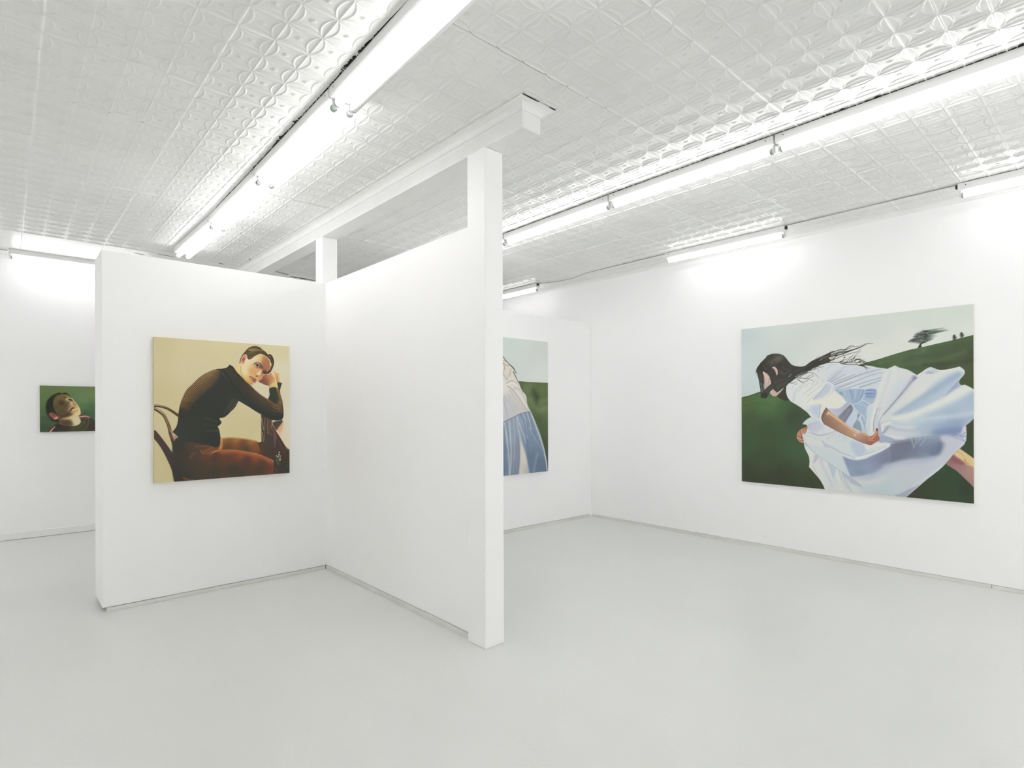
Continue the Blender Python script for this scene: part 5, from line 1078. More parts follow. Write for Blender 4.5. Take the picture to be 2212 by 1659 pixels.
('L','dr',0.85,14.2,7.1,6.2,'8d94a0',[(2304,1972),(2308,1821),(2335,1679),(2374,1572)]),
('L','dr',0.8,30.3,21.4,12.5,'e4e5e0',[(2273,1991),(2281,1795),(2320,1617)]),
('L','dr',0.8,15.9,8.8,7.9,'9ba6b6',[(2385,1908),(2381,1837),(2412,1749),(2465,1660)]),
('L','dr',0.7,35.4,17.7,21.3,'c3cad2',[(2343,1927),(2351,1749),(2412,1573)]),
('P','dr',None,0.9,14.3,1,'c9d6da',[(2211,1590),(2274,1536),(2297,1590),(2257,1750),(2249,2000),(2202,1975),(2202,1751)]),
('P','dr',None,0.5,11.8,1,'d3d7de',[(2934,1025),(3045,947),(3100,933),(3215,989),(3079,1040)]),
('P','dr',None,0.8,8.4,1,'a7aac6',[(3024,1029),(3080,990),(3148,1035)]),
('P','dr',None,0.8,10.0,1,'b9c2ca',[(3086,982),(3134,968),(3202,1001),(3175,1016)]),
('P','dr',None,0.95,38.3,1,'aabccc',[(2578,1712),(2798,1548),(2975,1397),(3113,1242),(3228,1130),(3348,1061),(3490,1028),(3477,1108),(3452,1147),(3373,1274),(3254,1444),(3009,1600),(2797,1685)]),
('L','dr',0.8,89.1,32.4,48.6,'9db0c6',[(3445,1066),(3315,1166),(3181,1269),(3031,1373),(2798,1548),(2615,1695)]),
('L','dr',0.7,73.5,32.7,49.0,'b9c9d4',[(3347,1265),(3214,1377),(3044,1482),(2869,1600)]),
('P','dr',None,0.95,9.7,1,'9fa9c6',[(3445,1163),(3457,1208),(3480,1239),(3399,1299),(3274,1411),(3347,1298)]),
('L','dr',0.7,12.9,6.5,8.1,'8d9cb8',[(3452,1171),(3347,1306),(3274,1411),(3214,1476)]),
('L','dr',0.95,95.4,104.1,43.4,'dee1db',[(2608,1755),(2797,1711),(3009,1616),(3214,1501),(3412,1381),(3572,1288)]),
('P','dr',None,1,34.1,1,[(2939,1777,'c3d0d8'),(3146,1641,'adbfce'),(3477,1455,'adbfce'),(3623,1385,'a6b8ca'),(3214,1740,'bccad4'),(3540,1640,'b9c8d2'),(3603,1736,'a8bacd'),(3009,1910,'aebfcd'),(3346,1821,'a3b7cb'),(3346,1935,'8594b4'),(3213,1996,'7688b0'),(3411,1990,'7a8cb2'),(2868,2024,'c9d1d5'),(3444,1900,'8a98ba'),(3078,1867,'b2c2cf')],[(2833,1804),(3078,1658),(3347,1527),(3509,1423),(3635,1322),(3666,1322),(3665,1720),(3533,1849),(3463,2005),(3077,2022),(2868,2084),(2760,2105),(2797,2001),(2904,1913)]),
('L','dr',0.7,52.2,69.6,43.5,'c6d3db',[(2578,1843),(2797,1830),(3078,1750),(3412,1706),(3634,1656)]),
('L','dr',0.5,34.9,26.2,26.2,'b3c8d2',[(2548,1817),(2725,1849),(3009,1818),(3280,1772)]),
('P','dr',None,0.8,25.0,1,'8191b6',[(3098,1983),(3280,1904),(3476,1883),(3514,1866),(3488,1947),(3437,2005),(3280,2017)]),
('P','dr',None,0.95,8.1,1,'d2d0d8',[(3501,1882),(3536,1857),(3545,1930),(3544,1978),(3463,2005),(3488,1947)]),
('L','dr',0.8,14.5,6.4,7.2,'8d96b4',[(3533,1954),(3495,1987),(3450,2013)]),
('L','dr',0.8,14.5,6.4,7.2,'8d96b4',[(3539,2010),(3495,2020),(3443,2021)]),
('P','dr',None,1,8.8,1,'dcdcdc',[(2419,1837),(2548,1782),(2563,1817),(2525,1870),(2465,1906),(2427,2004),(2415,1925)]),
('L','dr',0.8,19.4,8.8,12.3,'c0c2c8',[(2404,1846),(2465,1814),(2548,1787),(2652,1798)]),
('L','dr',0.85,15.8,8.8,7.0,'a9b0b8',[(2465,1906),(2510,1875),(2548,1878),(2615,1903)]),
('P','dr',None,0.9,8.7,1,'9197a3',[(2506,1892),(2533,1896),(2487,1976),(2427,2021),(2427,2004),(2465,1941)]),
('P','dr',None,0.9,8.8,1,'a8b4c8',[(2373,1926),(2385,1855),(2404,1846),(2415,1960),(2427,2013),(2404,2128),(2373,2147)]),
('P','dr',None,0.8,17.5,1,'cdd2d8',[(2465,2011),(2548,1896),(2651,1919),(2797,1937),(2911,1938),(2797,2010),(2739,2097),(2577,2069)]),
('L','dr',0.7,43.6,26.2,29.6,'b0bbc8',[(2548,1904),(2651,1936),(2833,1949),(2939,1921)]),
('L','dr',0.8,52.6,35.0,22.8,'dfe0dd',[(2487,2037),(2651,2066),(2739,2089)]),
('P','dr',None,0.95,8.8,1,'a3adc2',[(2419,2039),(2465,2038),(2651,2118),(2607,2137),(2449,2163),(2396,2150)]),
('L','dr',0.8,7.9,5.3,4.4,'6c7890',[(2388,2142),(2449,2166),(2607,2137),(2746,2106),(2868,2077),(3077,2034),(3280,2017),(3443,2005)]),
('P','dr',None,1,23.9,1,[(2637,2191,'7b7d90'),(2751,2155,'6f7080'),(2737,2250,'747488'),(2869,2259,'757e8e'),(3124,2291,'6c7a90'),(3174,2205,'6f7a92'),(2998,2098,'8a99ae'),(3125,2062,'9aa7ba'),(2500,2374,'7d8496'),(2360,2513,'828fa6'),(2253,2455,'8c93ac'),(2253,2618,'8190a6'),(2568,2434,'747688'),(2869,2368,'858fa4'),(3061,2364,'97a4bc')],[(2583,2154),(2751,2107),(2869,2073),(3062,2040),(3224,2017),(3248,2178),(3211,2309),(3061,2394),(2803,2419),(2568,2506),(2395,2624),(2231,2710),(2232,2407),(2430,2314)]),
('P','dr',None,1,8.1,1,[(1879,2477,'8b94b2'),(2001,2525,'8d98b4'),(2177,2513,'9098b0'),(2315,2441,'8b91a6'),(2483,2338,'83879c'),(1965,2648,'96a6bc'),(2107,2700,'7f90a8'),(2314,2589,'8b98b0'),(2212,2597,'a0acc2'),(2483,2492,'7c7f92')],[(1820,2432),(1929,2466),(2051,2482),(2177,2450),(2315,2379),(2423,2310),(2524,2236),(2555,2380),(2523,2489),(2314,2644),(2177,2718),(2036,2761),(1943,2762),(1885,2614)]),
('L','dr',0.7,32.0,24.0,24.0,'7f8fa6',[(1979,2750),(2142,2732),(2314,2644),(2523,2489)]),
('P','dr',None,0.7,32.1,1,'b5bfcc',[(1943,2762),(2142,2736),(2348,2633),(2523,2504),(2555,2601),(2314,2784),(2106,2834),(2022,2826)]),
('L','dr',0.7,71.5,47.7,47.7,'cfd4d4',[(2057,2847),(2245,2845),(2449,2741)]),
('P','dr',None,0.7,31.7,1,'bccacf',[(2106,2929),(2381,2871),(2554,2793),(2554,3037),(2141,3037)]),
('P','dr',None,0.9,19.7,1,'c4c6d2',[(3224,2024),(3369,2017),(3482,2101),(3429,2214),(3308,2356),(3235,2285),(3260,2178)]),
('L','dr',0.8,16.5,10.5,9.0,'9ea6be',[(3363,2020),(3429,2051),(3523,2099)]),
('P','dr',None,0.7,14.9,1,'a9b3cc',[(3429,1991),(3488,1967),(3506,2085),(3459,2057)]),
('L','dr',0.7,11.9,5.9,5.9,'8f98b2',[(3470,2012),(3529,1966)]),
('L','dr',0.7,11.9,5.9,5.9,'8f98b2',[(3476,2027),(3535,2021)]),
('L','dr',0.7,11.8,5.9,5.9,'8f98b2',[(3488,2063),(3532,2091)]),
('L','dr',0.7,20.3,7.8,12.5,'a7b8c6',[(2843,2088),(2856,2166),(2869,2220)]),
('L','dr',0.7,20.2,7.8,12.4,'a7b8c6',[(2908,2078),(2895,2148),(2869,2235)]),
('L','dr',0.7,20.1,7.7,12.4,'a7b8c6',[(2960,2068),(2921,2147)]),
('L','dr',0.7,20.0,7.7,12.3,'a7b8c6',[(3030,2058),(2998,2121),(2947,2200)]),
('L','dr',0.6,68.1,45.4,45.4,'64718c',[(3236,2149),(3223,2225),(3186,2288),(3118,2314)]),
('P','dr',None,0.6,64.1,1,'c6cbd2',[(2534,2581),(2803,2513),(3124,2398),(3248,2329),(3198,2545),(2997,2715),(2736,2738),(2464,2682)]),
('L','dr',0.6,64.4,48.3,48.3,'b3bccd',[(2465,2570),(2670,2499),(2869,2461),(3124,2383)]),
('L','dr',0.7,46.8,46.8,31.2,'d3d8da',[(2868,2867),(2997,2730),(3123,2612),(3247,2496)]),
('P','dr',None,0.95,6.4,1,[(2642,3033,'98a8b8'),(2736,3006,'9fa9ba'),(2835,2909,'a9abc2'),(2933,2818,'b3b3c6')],[(2601,3041),(2682,2993),(2776,2923),(2868,2859),(2952,2808),(2900,2883),(2835,2960),(2759,3051)]),
('P','dr',None,0.9,11.8,1,'ccd6d8',[(1207,2224),(1521,2277),(1672,2351),(1820,2424),(1885,2614),(1943,2762),(1856,2729),(1746,2673),(1596,2553),(1404,2416)]),
('P','dr',None,0.8,11.8,1,'d9dcd6',[(1207,2072),(1505,2170),(1597,2240),(2023,2444),(1965,2431),(1820,2416),(1520,2285),(1223,2215),(1191,2157)]),
('P','dr',None,0.8,16.5,1,'d0dadc',[(1521,2169),(1807,1988),(1980,2127),(2143,2199),(2205,2307),(2107,2407),(2023,2444),(1820,2368),(1559,2226)]),
('P','dr',None,0.9,24.0,1,'b9c5d6',[(1959,2144),(2143,2199),(2205,2307),(2107,2391),(2051,2418),(1987,2318)]),
('P','dr',None,0.95,6.3,1,'dde0de',[(2164,2198),(2254,2214),(2315,2176),(2383,2165),(2524,2159),(2524,2213),(2315,2301),(2205,2307)]),
('L','dr',0.7,14.1,7.9,7.9,'bfc8d2',[(2205,2307),(2315,2270),(2503,2199)]),
('L','dr',0.95,50.9,35.0,9.6,'e1e4e2',[(2037,2455),(2177,2410),(2315,2340),(2436,2271),(2524,2205)]),
('L','dr',0.7,12.7,7.9,6.3,'a9bac8',[(2079,2409),(2247,2344),(2483,2230)]),
('L','dr',0.9,16.0,9.6,4.8,'a4b2ca',[(1994,2478),(2079,2478),(2191,2445),(2315,2379),(2423,2310),(2524,2237)]),
('L','dr',0.85,18.2,8.3,8.3,'a3a9b8',[(1498,2179),(1544,2226),(1672,2286),(1820,2368),(2023,2444)]),
('P','dr',None,0.9,8.3,1,'c3c7d6',[(1498,2179),(1521,2203),(1597,2273),(1574,2299),(1521,2260)]),
('L','dr',0.6,41.3,16.5,24.8,'c0c7d2',[(1551,2242),(1672,2311),(1820,2392)]),
('L','dr',0.9,7.6,5.9,3.4,'8f949e',[(1207,2216),(1286,2314),(1396,2417),(1497,2494),(1596,2553),(1716,2639),(1820,2708),(1964,2800),(2134,2931)]),
('P','dr',None,0.8,8.5,1,'b9bcc6',[(1207,2216),(1231,2257),(1215,2283),(1203,2259)]),
('P','dr',None,0.9,11.7,1,'b9bcc9',[(1333,2592),(1357,2486),(1365,2427),(1435,2456),(1404,2525)]),
('P','dr',None,0.7,11.6,1,'d8d9d7',[(1443,2464),(1497,2502),(1596,2561),(1641,2698),(1678,2842),(1557,2844),(1395,2759),(1341,2621),(1412,2566)]),
('P','dr',None,0.9,9.9,1,'b6c7d2',[(1596,2561),(1716,2639),(1731,2674),(1701,2750),(1682,2841),(1641,2714)]),
('L','dr',0.7,8.2,4.9,4.9,'9fa9b4',[(1596,2565),(1641,2698),(1682,2841)]),
('L','dr',0.7,49.8,33.2,33.2,'c6c9d6',[(1474,2478),(1489,2602),(1565,2745),(1655,2975)]),
('L','dr',0.8,8.4,5.0,4.2,'a5a8a8',[(1329,2622),(1403,2767),(1473,2902)]),
('P','dr',None,0.9,11.3,1,'b0b6c8',[(1820,2716),(1964,2800),(2134,2931),(2036,2921),(1914,2852)]),
('L','dr',0.8,27.6,19.5,17.9,'bcc2cc',[(1761,2680),(1812,2821),(1885,2936),(1950,3033)]),
('L','dr',0.7,11.3,6.5,6.5,'9aa1ae',[(1820,2716),(1870,2848),(1971,3031)]),
('L','dr',0.7,32.6,24.4,19.5,'dfe0dc',[(1731,2674),(1768,2866),(1804,3025)]),
('L','dr',0.7,32.2,32.2,24.1,'c9d6d8',[(1892,2822),(1964,2928),(2035,3024)]),
('P','dr',None,0.9,23.0,1,'c3c9d5',[(1251,1913),(1316,1858),(1430,1834),(1493,1863),(1528,1907),(1458,1977),(1358,2025),(1272,1997)]),
('L','dr',0.6,46.0,23.0,30.7,'b0b4c8',[(1258,1936),(1301,1874),(1430,1841)]),
('L','dr',0.85,27.6,12.3,16.8,'b0b5c4',[(1272,2020),(1422,2069),(1528,2058),(1631,2024),(1734,1981)]),
('L','dr',0.7,23.0,15.3,12.3,'e4e6e2',[(1243,1921),(1243,1990),(1315,2034)]),
('L','dr',0.7,7.7,6.2,5.4,'b9bcbf',[(1185,2069),(1315,2110),(1457,2158)]),
('L','dr',0.7,12.0,6.0,6.7,'b4c2cc',[(1569,2131),(1666,2061),(1727,2021)]),
('L','dr',0.7,11.7,5.9,6.6,'b4c2cc',[(1847,2055),(1841,2121),(1854,2179)]),
('L','dr',0.7,11.8,5.9,6.6,'b4c2cc',[(1787,2027),(1780,2086)]),
('L','dr',0.7,11.7,5.9,6.6,'b4c2cc',[(1874,2083),(1887,2163)]),
('L','dr',0.7,7.7,4.6,3.9,'e6ebe4',[(1163,1876),(1236,1883),(1243,1959)]),
('L','dr',0.7,7.9,4.7,3.9,'e6ebe4',[(863,1196),(869,1299),(895,1378),(956,1457),(1075,1529)]),
('L','dr',0.7,7.8,4.7,3.9,'e6ebe4',[(1075,1529),(1171,1600),(1244,1660),(1309,1740)]),
('L','dr',0.7,8.4,5.1,4.2,'e6ebe4',[(1268,2652),(1348,2746),(1434,2847),(1511,2973)]),
('L','dr',0.7,8.8,5.9,4.4,'e6eae6',[(2674,916),(2785,953),(2834,985),(2918,1050)]),
('L','dr',0.8,11.5,10.1,4.3,'eaece4',[(2930,1051),(3014,980),(3099,934),(3228,991),(3463,950),(3517,1002)]),
('L','dr',0.8,7.9,6.3,3.1,'dfe3df',[(2749,3052),(2900,2887),(2997,2777),(3123,2642),(3247,2507)]),
('L','dr',0.7,8.0,6.4,4.0,'e6eae4',[(3604,1281),(3635,1304)]),
('P',None,None,1,3.1,1,[(1229,1944,'8a5a4a'),(1170,2000,'d2a387'),(1096,2048,'c08a70'),(1133,2094,'a06a55'),(1081,2134,'d3a48e'),(1148,2194,'cf9f8c')],[(1244,1909),(1238,1975),(1199,2053),(1142,2062),(1139,2117),(1174,2150),(1177,2212),(1122,2210),(1078,2173),(1055,2127),(1058,2073),(1074,2026),(1119,1978),(1156,1950),(1214,1929)]),
('L',None,0.85,10.8,6.2,4.6,'5c3a30',[(1119,1993),(1133,2047),(1148,2078)]),
('L',None,0.85,10.9,6.2,4.7,'6d4034',[(1074,2103),(1133,2132),(1170,2146)]),
('L',None,0.85,10.9,6.2,4.7,'7a483a',[(1089,2165),(1140,2175),(1177,2177)]),
('L',None,0.8,10.8,6.2,4.6,'e0c4a0',[(1126,1989),(1156,2047),(1192,2053)]),
('L',None,0.8,12.4,7.8,4.7,'ddb09a',[(1059,2127),(1126,2156),(1170,2162)]),
('P',None,'arm',1,2.3,0,[(1515,1704,'7c605a'),(1557,1607,'725549'),(1535,1817,'83655a'),(1598,1779,'987160'),(1612,1681,'dcb894'),(1700,1814,'a27c68'),(1734,1770,'d8b084'),(1666,1889,'8a6b5e'),(1868,1885,'d3aa82'),(1834,1981,'98786a'),(1998,2050,'a5836f'),(2063,2019,'d9bd9c'),(2127,2017,'d2b89c'),(2146,2109,'99716a'),(1999,1977,'d8b48e'),(2222,2106,'c09a80'),(2240,2184,'8a5048'),(2316,2098,'b07058'),(2356,2097,'9a5548'),(2350,1996,'c98c70'),(2281,2146,'b8785f'),(2261,2194,'7c4238')],[(1557,1568),(1581,1588),(1653,1666),(1748,1740),(1855,1834),(1960,1920),(2063,1990),(2108,1980),(2146,1987),(2197,2022),(2247,2056),(2254,2061),(2288,2048),(2323,2004),(2336,1957),(2338,1926),(2353,1918),(2369,1924),(2371,1987),(2373,2046),(2390,2060),(2393,2118),(2360,2143),(2315,2176),(2281,2203),(2257,2212),(2206,2200),(2146,2181),(2063,2145),(1992,2109),(1867,2054),(1734,1986),(1632,1927),(1528,1870),(1497,1817),(1479,1765),(1481,1727),(1504,1667),(1529,1618)]),
('L','arm',0.85,34.4,22.4,16.5,'e6c49c',[(1598,1659),(1734,1762),(1868,1867),(1999,1970),(2057,2003)]),
('L','arm',0.8,16.6,13.6,7.5,'5f4440',[(1486,1765),(1528,1868),(1632,1927),(1734,1986),(1867,2054),(1992,2109),(2146,2181),(2253,2212)]),
('L','arm',0.5,45.0,37.5,30.0,'664c46',[(1557,1577),(1515,1667),(1490,1742)]),
('L','arm',0.6,37.4,22.5,18.0,'ebc89c',[(1584,1689),(1605,1651)]),
('P','arm',None,0.8,8.7,1,'e8c8b4',[(1998,2035),(2018,2027),(2037,2048),(2021,2071)]),
('L','arm',0.7,5.8,4.4,3.6,'8a6450',[(1992,1955),(2050,1994)]),
('L','arm',0.7,21.7,14.4,10.1,'e3cba8',[(2063,2011),(2127,1996),(2190,2036),(2241,2066)]),
('P','arm',None,0.9,3.9,1,'7a3c34',[(2333,1957),(2338,1922),(2357,1916),(2369,1925),(2369,1956),(2350,1969)]),
('L','arm',0.8,18.8,11.0,7.8,'dfb08e',[(2233,2109),(2281,2099),(2322,2051),(2350,1980)]),
('L','arm',0.8,11.0,7.8,5.5,'d39c80',[(2233,2133),(2295,2130),(2315,2145)]),
('L','arm',0.7,7.1,4.7,3.9,'7a453a',[(2230,2117),(2281,2119)]),
('L','arm',0.7,7.1,4.7,3.9,'7a453a',[(2233,2152),(2281,2158)]),
('L','arm',0.7,7.0,4.7,3.9,'7a453a',[(2302,2114),(2343,2066),(2366,2050)]),
('P',None,'leg',1,2.2,0,[(3338,2444,'9a7072'),(3399,2380,'96686a'),(3516,2520,'a78580'),(3603,2623,'ab8a82'),(3614,2732,'9f7f7a'),(3458,2488,'9c7678'),(3603,2513,'b49482')],[(3458,2206),(3488,2230),(3546,2278),(3630,2350),(3678,2391),(3677,2857),(3629,2789),(3580,2728),(3522,2664),(3469,2602),(3416,2550),(3356,2506),(3291,2462),(3333,2384),(3381,2310)]),
('P','leg',None,1,8.9,1,[(3476,2242,'dcc79a'),(3517,2313,'d8c08a'),(3604,2381,'ddc896'),(3428,2304,'e0c896'),(3546,2415,'d6b684'),(3615,2454,'d3b98c')],[(3458,2206),(3488,2230),(3546,2278),(3630,2350),(3678,2391),(3678,2508),(3615,2476),(3540,2445),(3505,2406),(3458,2369),(3387,2306),(3429,2244)]),
('P','leg',None,0.85,14.9,1,'8f5f60',[(3381,2314),(3428,2348),(3487,2397),(3528,2438),(3505,2462),(3446,2451),(3387,2426),(3345,2399)]),
('L','leg',0.7,14.9,7.4,8.9,'b89a70',[(3429,2259),(3470,2272),(3523,2335)]),
('L','leg',0.7,19.2,8.9,10.3,'a8885f',[(3523,2372),(3546,2422),(3580,2442)]),
('L','leg',0.8,7.4,5.9,3.0,'eeeac8',[(3464,2209),(3546,2276),(3630,2349)]),
('P',None,None,1,2.4,1,'3d3b33',[(815,1183),(865,1164),(863,1263),(883,1358),(914,1429),(860,1438),(830,1432),(783,1412),(698,1347),(768,1269)]),
('P',None,None,1,3.2,1,[(595,1272,'d6bdb0'),(682,1330,'dfc9b4'),(784,1221,'cbaea6'),(690,1283,'a98a8c')],[(563,1280),(611,1225),(643,1230),(690,1275),(753,1244),(822,1191),(799,1230),(753,1284),(682,1346),(643,1347),(611,1335)]),
('P',None,'hair',1,2.5,0,[(403,780,'33332e'),(565,588,'3a3a33'),(723,639,'4c4a40'),(581,685,'4b4a44'),(800,763,'3b3831'),(877,925,'43433d'),(722,1116,'46463e'),(483,1335,'383a34'),(1028,893,'3d3c35'),(1322,771,'3b3a33'),(1428,739,'3a3932'),(403,1024,'3e3f39')],[(300,811),(321,775),(379,697),(436,644),(485,598),(497,579),(513,561),(589,535),(637,533),(684,534),(731,542),(770,554),(816,578),(855,616),(900,682),(938,732),(976,769),(1017,789),(1073,802),(1140,812),(1184,805),(1221,791),(1279,745),(1322,717),(1379,683),(1422,655),(1464,642),(1506,637),(1555,620),(1321,717),(1449,649),(1505,642),(1651,582),(1637,648),(1609,690),(1650,723),(1581,763),(1519,791),(1464,803),(1357,850),(1264,897),(1140,964),(1043,1022),(1020,1037),(945,1093),(899,1126),(861,1164),(815,1183),(768,1229),(721,1263),(690,1275),(651,1242),(619,1193),(587,1216),(555,1280),(515,1351),(483,1393),(434,1382),(385,1375),(384,1300),(378,1210),(361,1128),(345,1022),(325,939),(308,881),(296,847)]),
('P','hair',None,0.8,32.0,1,'6d6a5d',[(629,632),(708,590),(785,603),(808,644),(754,672),(692,700),(644,665)]),
('P','hair',None,0.7,24.1,1,'6b6b64',[(565,676),(605,663),(628,712),(581,725)]),
('L','hair',0.75,31.7,15.9,15.9,'5a5a53',[(769,880),(815,930),(877,909),(953,873)]),
('L','hair',0.75,23.8,11.9,11.9,'514f48',[(800,794),(877,854),(953,811)]),
('L','hair',0.75,24.3,12.1,12.1,'53544d',[(484,833),(452,782),(436,733)]),
('L','hair',0.75,32.6,16.3,16.3,'4e4f48',[(362,859),(386,982),(402,1105)]),
('L','hair',0.75,23.9,12.0,12.0,'57574f',[(706,1179),(784,1134),(876,1090)]),
('L','hair',0.75,12.8,6.4,6.4,'5a5b53',[(659,1082),(761,1046),(877,1043),(990,1036)]),
('L','hair',0.75,14.5,7.3,7.3,'5f6058',[(515,1295),(579,1216),(627,1153)]),
('L','hair',0.75,31.2,15.6,15.6,'4c4b44',[(1028,893),(1177,847),(1322,771)]),
('L','hair',0.75,32.0,16.0,16.0,'2d2c27',[(660,874),(691,796),(770,721)]),
('L','hair',0.75,37.4,18.7,18.7,'554534',[(1609,661),(1554,717),(1498,751)]),
('L','hair',0.75,7.6,3.8,3.8,'d0d3cb',[(1449,717),(1526,677),(1609,631)]),
('L','hair',0.75,6.0,3.0,3.0,'bfc2ba',[(1477,674),(1568,620),(1637,595)]),
('P',None,None,1,3.2,1,[(452,928,'d8bcb0'),(516,988,'dcc3b8'),(564,1095,'d9bfae'),(483,1148,'c3aeb0'),(475,1221,'b0989c'),(548,1046,'d5b9a6')],[(426,862),(468,889),(516,914),(556,966),(568,1022),(581,1079),(586,1120),(556,1151),(515,1202),(475,1233),(455,1220),(451,1147),(451,1066),(442,969)]),
('L',None,0.8,7.2,3.6,4.0,'6a5a4c',[(564,982),(540,1045),(524,1125)]),
('L',None,0.8,4.8,2.4,4.0,'6a5a4c',[(556,1006),(516,1109)]),
('L',None,0.8,12.9,6.5,4.0,'6a5a4c',[(508,915),(556,974),(564,1022)]),
('L',None,0.8,13.0,6.5,4.1,'6a5a4c',[(439,928),(459,1026),(451,1131)]),
('L',None,0.8,11.3,5.6,4.0,'6a5a4c',[(532,1158),(483,1213),(451,1245)]),
('L',None,0.7,11.4,6.5,4.9,'b3b9b8',[(386,1096),(402,1170),(410,1268)]),
('L',None,0.7,11.4,6.5,4.9,'b8b6bc',[(439,1106),(431,1187),(426,1268)]),
('L',None,1,24.3,32.4,6.5,'3a3a33',[(451,1245),(499,1206),(588,1128)]),
('L',None,1,48.6,56.6,8.1,'44443c',[(483,1262),(548,1215),(619,1137)]),
('L',None,0.6,6.5,4.0,3.2,'8d8377',[(475,1262),(515,1222),(564,1175)]),
('P',None,None,1,2.4,1,'d3b2b2',[(606,798),(636,789),(668,799),(699,840),(711,889),(705,932),(687,949),(679,915),(660,866),(636,829)]),
('L',None,0.8,9.6,6.4,4.0,'9a7070',[(624,810),(660,834),(683,883),(689,932)]),
('L',None,0.9,8.0,4.8,3.2,'ecd6d2',[(612,796),(644,793),(683,827),(705,884)]),
('L',None,0.7,12.7,8.0,6.4,'4a2f2f',[(715,845),(722,917),(699,972)]),
('L',None,0.95,16.6,6.0,3.0,'3b3831',[(1512,643),(1664,574),(1719,572),(1806,542)]),
('L',None,0.95,19.4,6.0,3.0,'3b3831',[(1609,646),(1719,602),(1873,562),(1971,526)]),
('L',None,0.95,13.4,8.9,3.0,'3b3831',[(1651,596),(1773,554),(1879,548),(1932,508),(1978,499),(2017,515)]),
('L',None,0.95,25.4,3.0,3.0,'3b3831',[(1637,663),(1773,606),(1906,586),(2036,553),(2133,518),(2215,482),(2302,490)]),
('L',None,0.95,19.1,5.9,2.9,'3b3831',[(1839,625),(1971,577),(2101,537),(2177,500)]),
('L',None,0.95,22.3,7.4,3.0,'3b3831',[(1705,653),(1806,630),(1906,594)]),
('L',None,0.95,5.8,2.9,2.9,'3b3831',[(2023,519),(2101,508),(2164,485),(2227,476),(2290,481)]),
('L',None,0.95,16.4,6.0,3.0,'3b3831',[(1664,724),(1719,668),(1773,643),(1839,633)]),
('L',None,0.95,13.5,3.7,3.0,'3b3831',[(1595,757),(1664,724),(1732,699),(1799,670),(1906,645),(1984,622),(2068,606),(2100,580),(2117,556)]),
('L',None,0.95,10.5,6.0,3.0,'3b3831',[(1609,750),(1650,708),(1671,665),(1719,639)]),
('L',None,0.95,8.9,6.0,3.0,'3b3831',[(1637,759),(1718,765),(1772,775)]),
('L',None,0.95,15.0,7.5,3.0,'3b3831',[(1526,775),(1609,765),(1705,764),(1786,776)]),
('L',None,0.95,10.3,5.9,3.0,'3b3831',[(1772,768),(1826,742),(1866,693)]),
('L',None,0.95,19.1,7.3,2.9,'3b3831',[(1859,686),(1872,694)]),
('L',None,0.95,7.4,4.4,2.9,'3b3831',[(1826,749),(1879,731),(1919,712),(1971,672)]),
('L',None,0.95,8.8,3.7,2.9,'3b3831',[(1879,797),(1919,741),(1958,707),(2010,645)]),
('L',None,0.95,10.2,3.6,2.9,'3b3831',[(1938,749),(1997,717),(2036,662),(2120,599)]),
('L',None,0.95,5.8,2.2,2.9,'3b3831',[(1964,758),(1991,716),(2036,683),(2126,686)]),
('L',None,0.95,8.7,4.4,2.9,'3b3831',[(1971,781),(2010,718),(2023,697)]),
('L',None,0.95,18.8,8.7,2.9,'3b3831',[(2023,748),(2074,738),(2119,754),(2189,794),(2214,803)]),
('L',None,0.95,11.6,5.8,2.9,'3b3831',[(2029,748),(2023,791),(2055,793)]),
('L',None,0.95,17.3,10.1,2.9,'3b3831',[(2068,794),(2132,784),(2176,815),(2264,842)]),
('L',None,0.95,10.1,5.8,2.9,'3b3831',[(2119,754),(2068,794),(2036,806)]),
('L',None,0.95,16.2,4.4,2.9,'3b3831',[(1792,777),(1839,805),(1905,812),(2036,822),(2100,846),(2163,872),(2195,909),(2214,939)]),
('L',None,0.95,10.1,2.9,2.9,'3b3831',[(2119,840),(2182,880),(2220,900),(2255,905)]),
('L',None,0.95,7.2,2.9,2.9,'3b3831',[(2100,796),(2163,857),(2226,897)]),
('L',None,0.95,14.7,7.4,2.9,'3b3831',[(1806,763),(1872,774),(1971,773),(2023,762)]),
('L',None,0.95,11.8,5.9,2.9,'3b3831',[(1839,794),(1905,784),(2003,790)]),
('L',None,0.95,4.4,2.2,2.9,'3b3831',[(2004,717),(2100,731),(2176,747)]),
('L',None,0.95,10.8,6.1,3.1,'3b3831',[(1220,895),(1322,885),(1393,843),(1422,830)]),
('L',None,0.95,9.2,3.8,3.1,'3b3831',[(1278,890),(1379,869),(1421,868),(1439,914)]),
('L',None,0.95,6.1,2.3,3.0,'3b3831',[(1422,830),(1464,840),(1506,857)]),
('L',None,0.95,4.5,2.3,3.0,'3b3831',[(1429,826),(1527,836)]),
('L',None,0.95,10.8,4.6,3.1,'3b3831',[(1176,947),(1220,903),(1278,867)]),
('L',None,0.95,10.9,3.1,3.1,'3b3831',[(1050,1011),(1140,960),(1220,926),(1321,931),(1393,972),(1435,1035)]),
('L',None,0.95,10.9,3.9,3.1,'3b3831',[(1058,1019),(1139,1022),(1249,1038),(1321,1007),(1361,982)]),
('L',None,0.95,7.7,3.1,3.1,'3b3831',[(1220,1026),(1285,983),(1350,955)]),
('L',None,0.95,7.8,3.1,3.1,'3b3831',[(1103,998),(1176,954),(1264,947)]),
('L',None,0.95,10.1,3.1,3.1,'3b3831',[(1058,1038),(1117,1076),(1169,1101),(1234,1072),(1285,1059),(1357,1085)]),
('L',None,0.95,7.0,2.3,3.1,'3b3831',[(1095,1051),(1154,1123)]),
('L',None,0.95,5.5,3.1,3.1,'3b3831',[(937,1112),(998,1118),(1035,1135),(1061,1120),(1050,1081)]),
('L',None,0.95,5.5,3.1,3.1,'3b3831',[(945,1096),(1013,1095),(1043,1073)]),
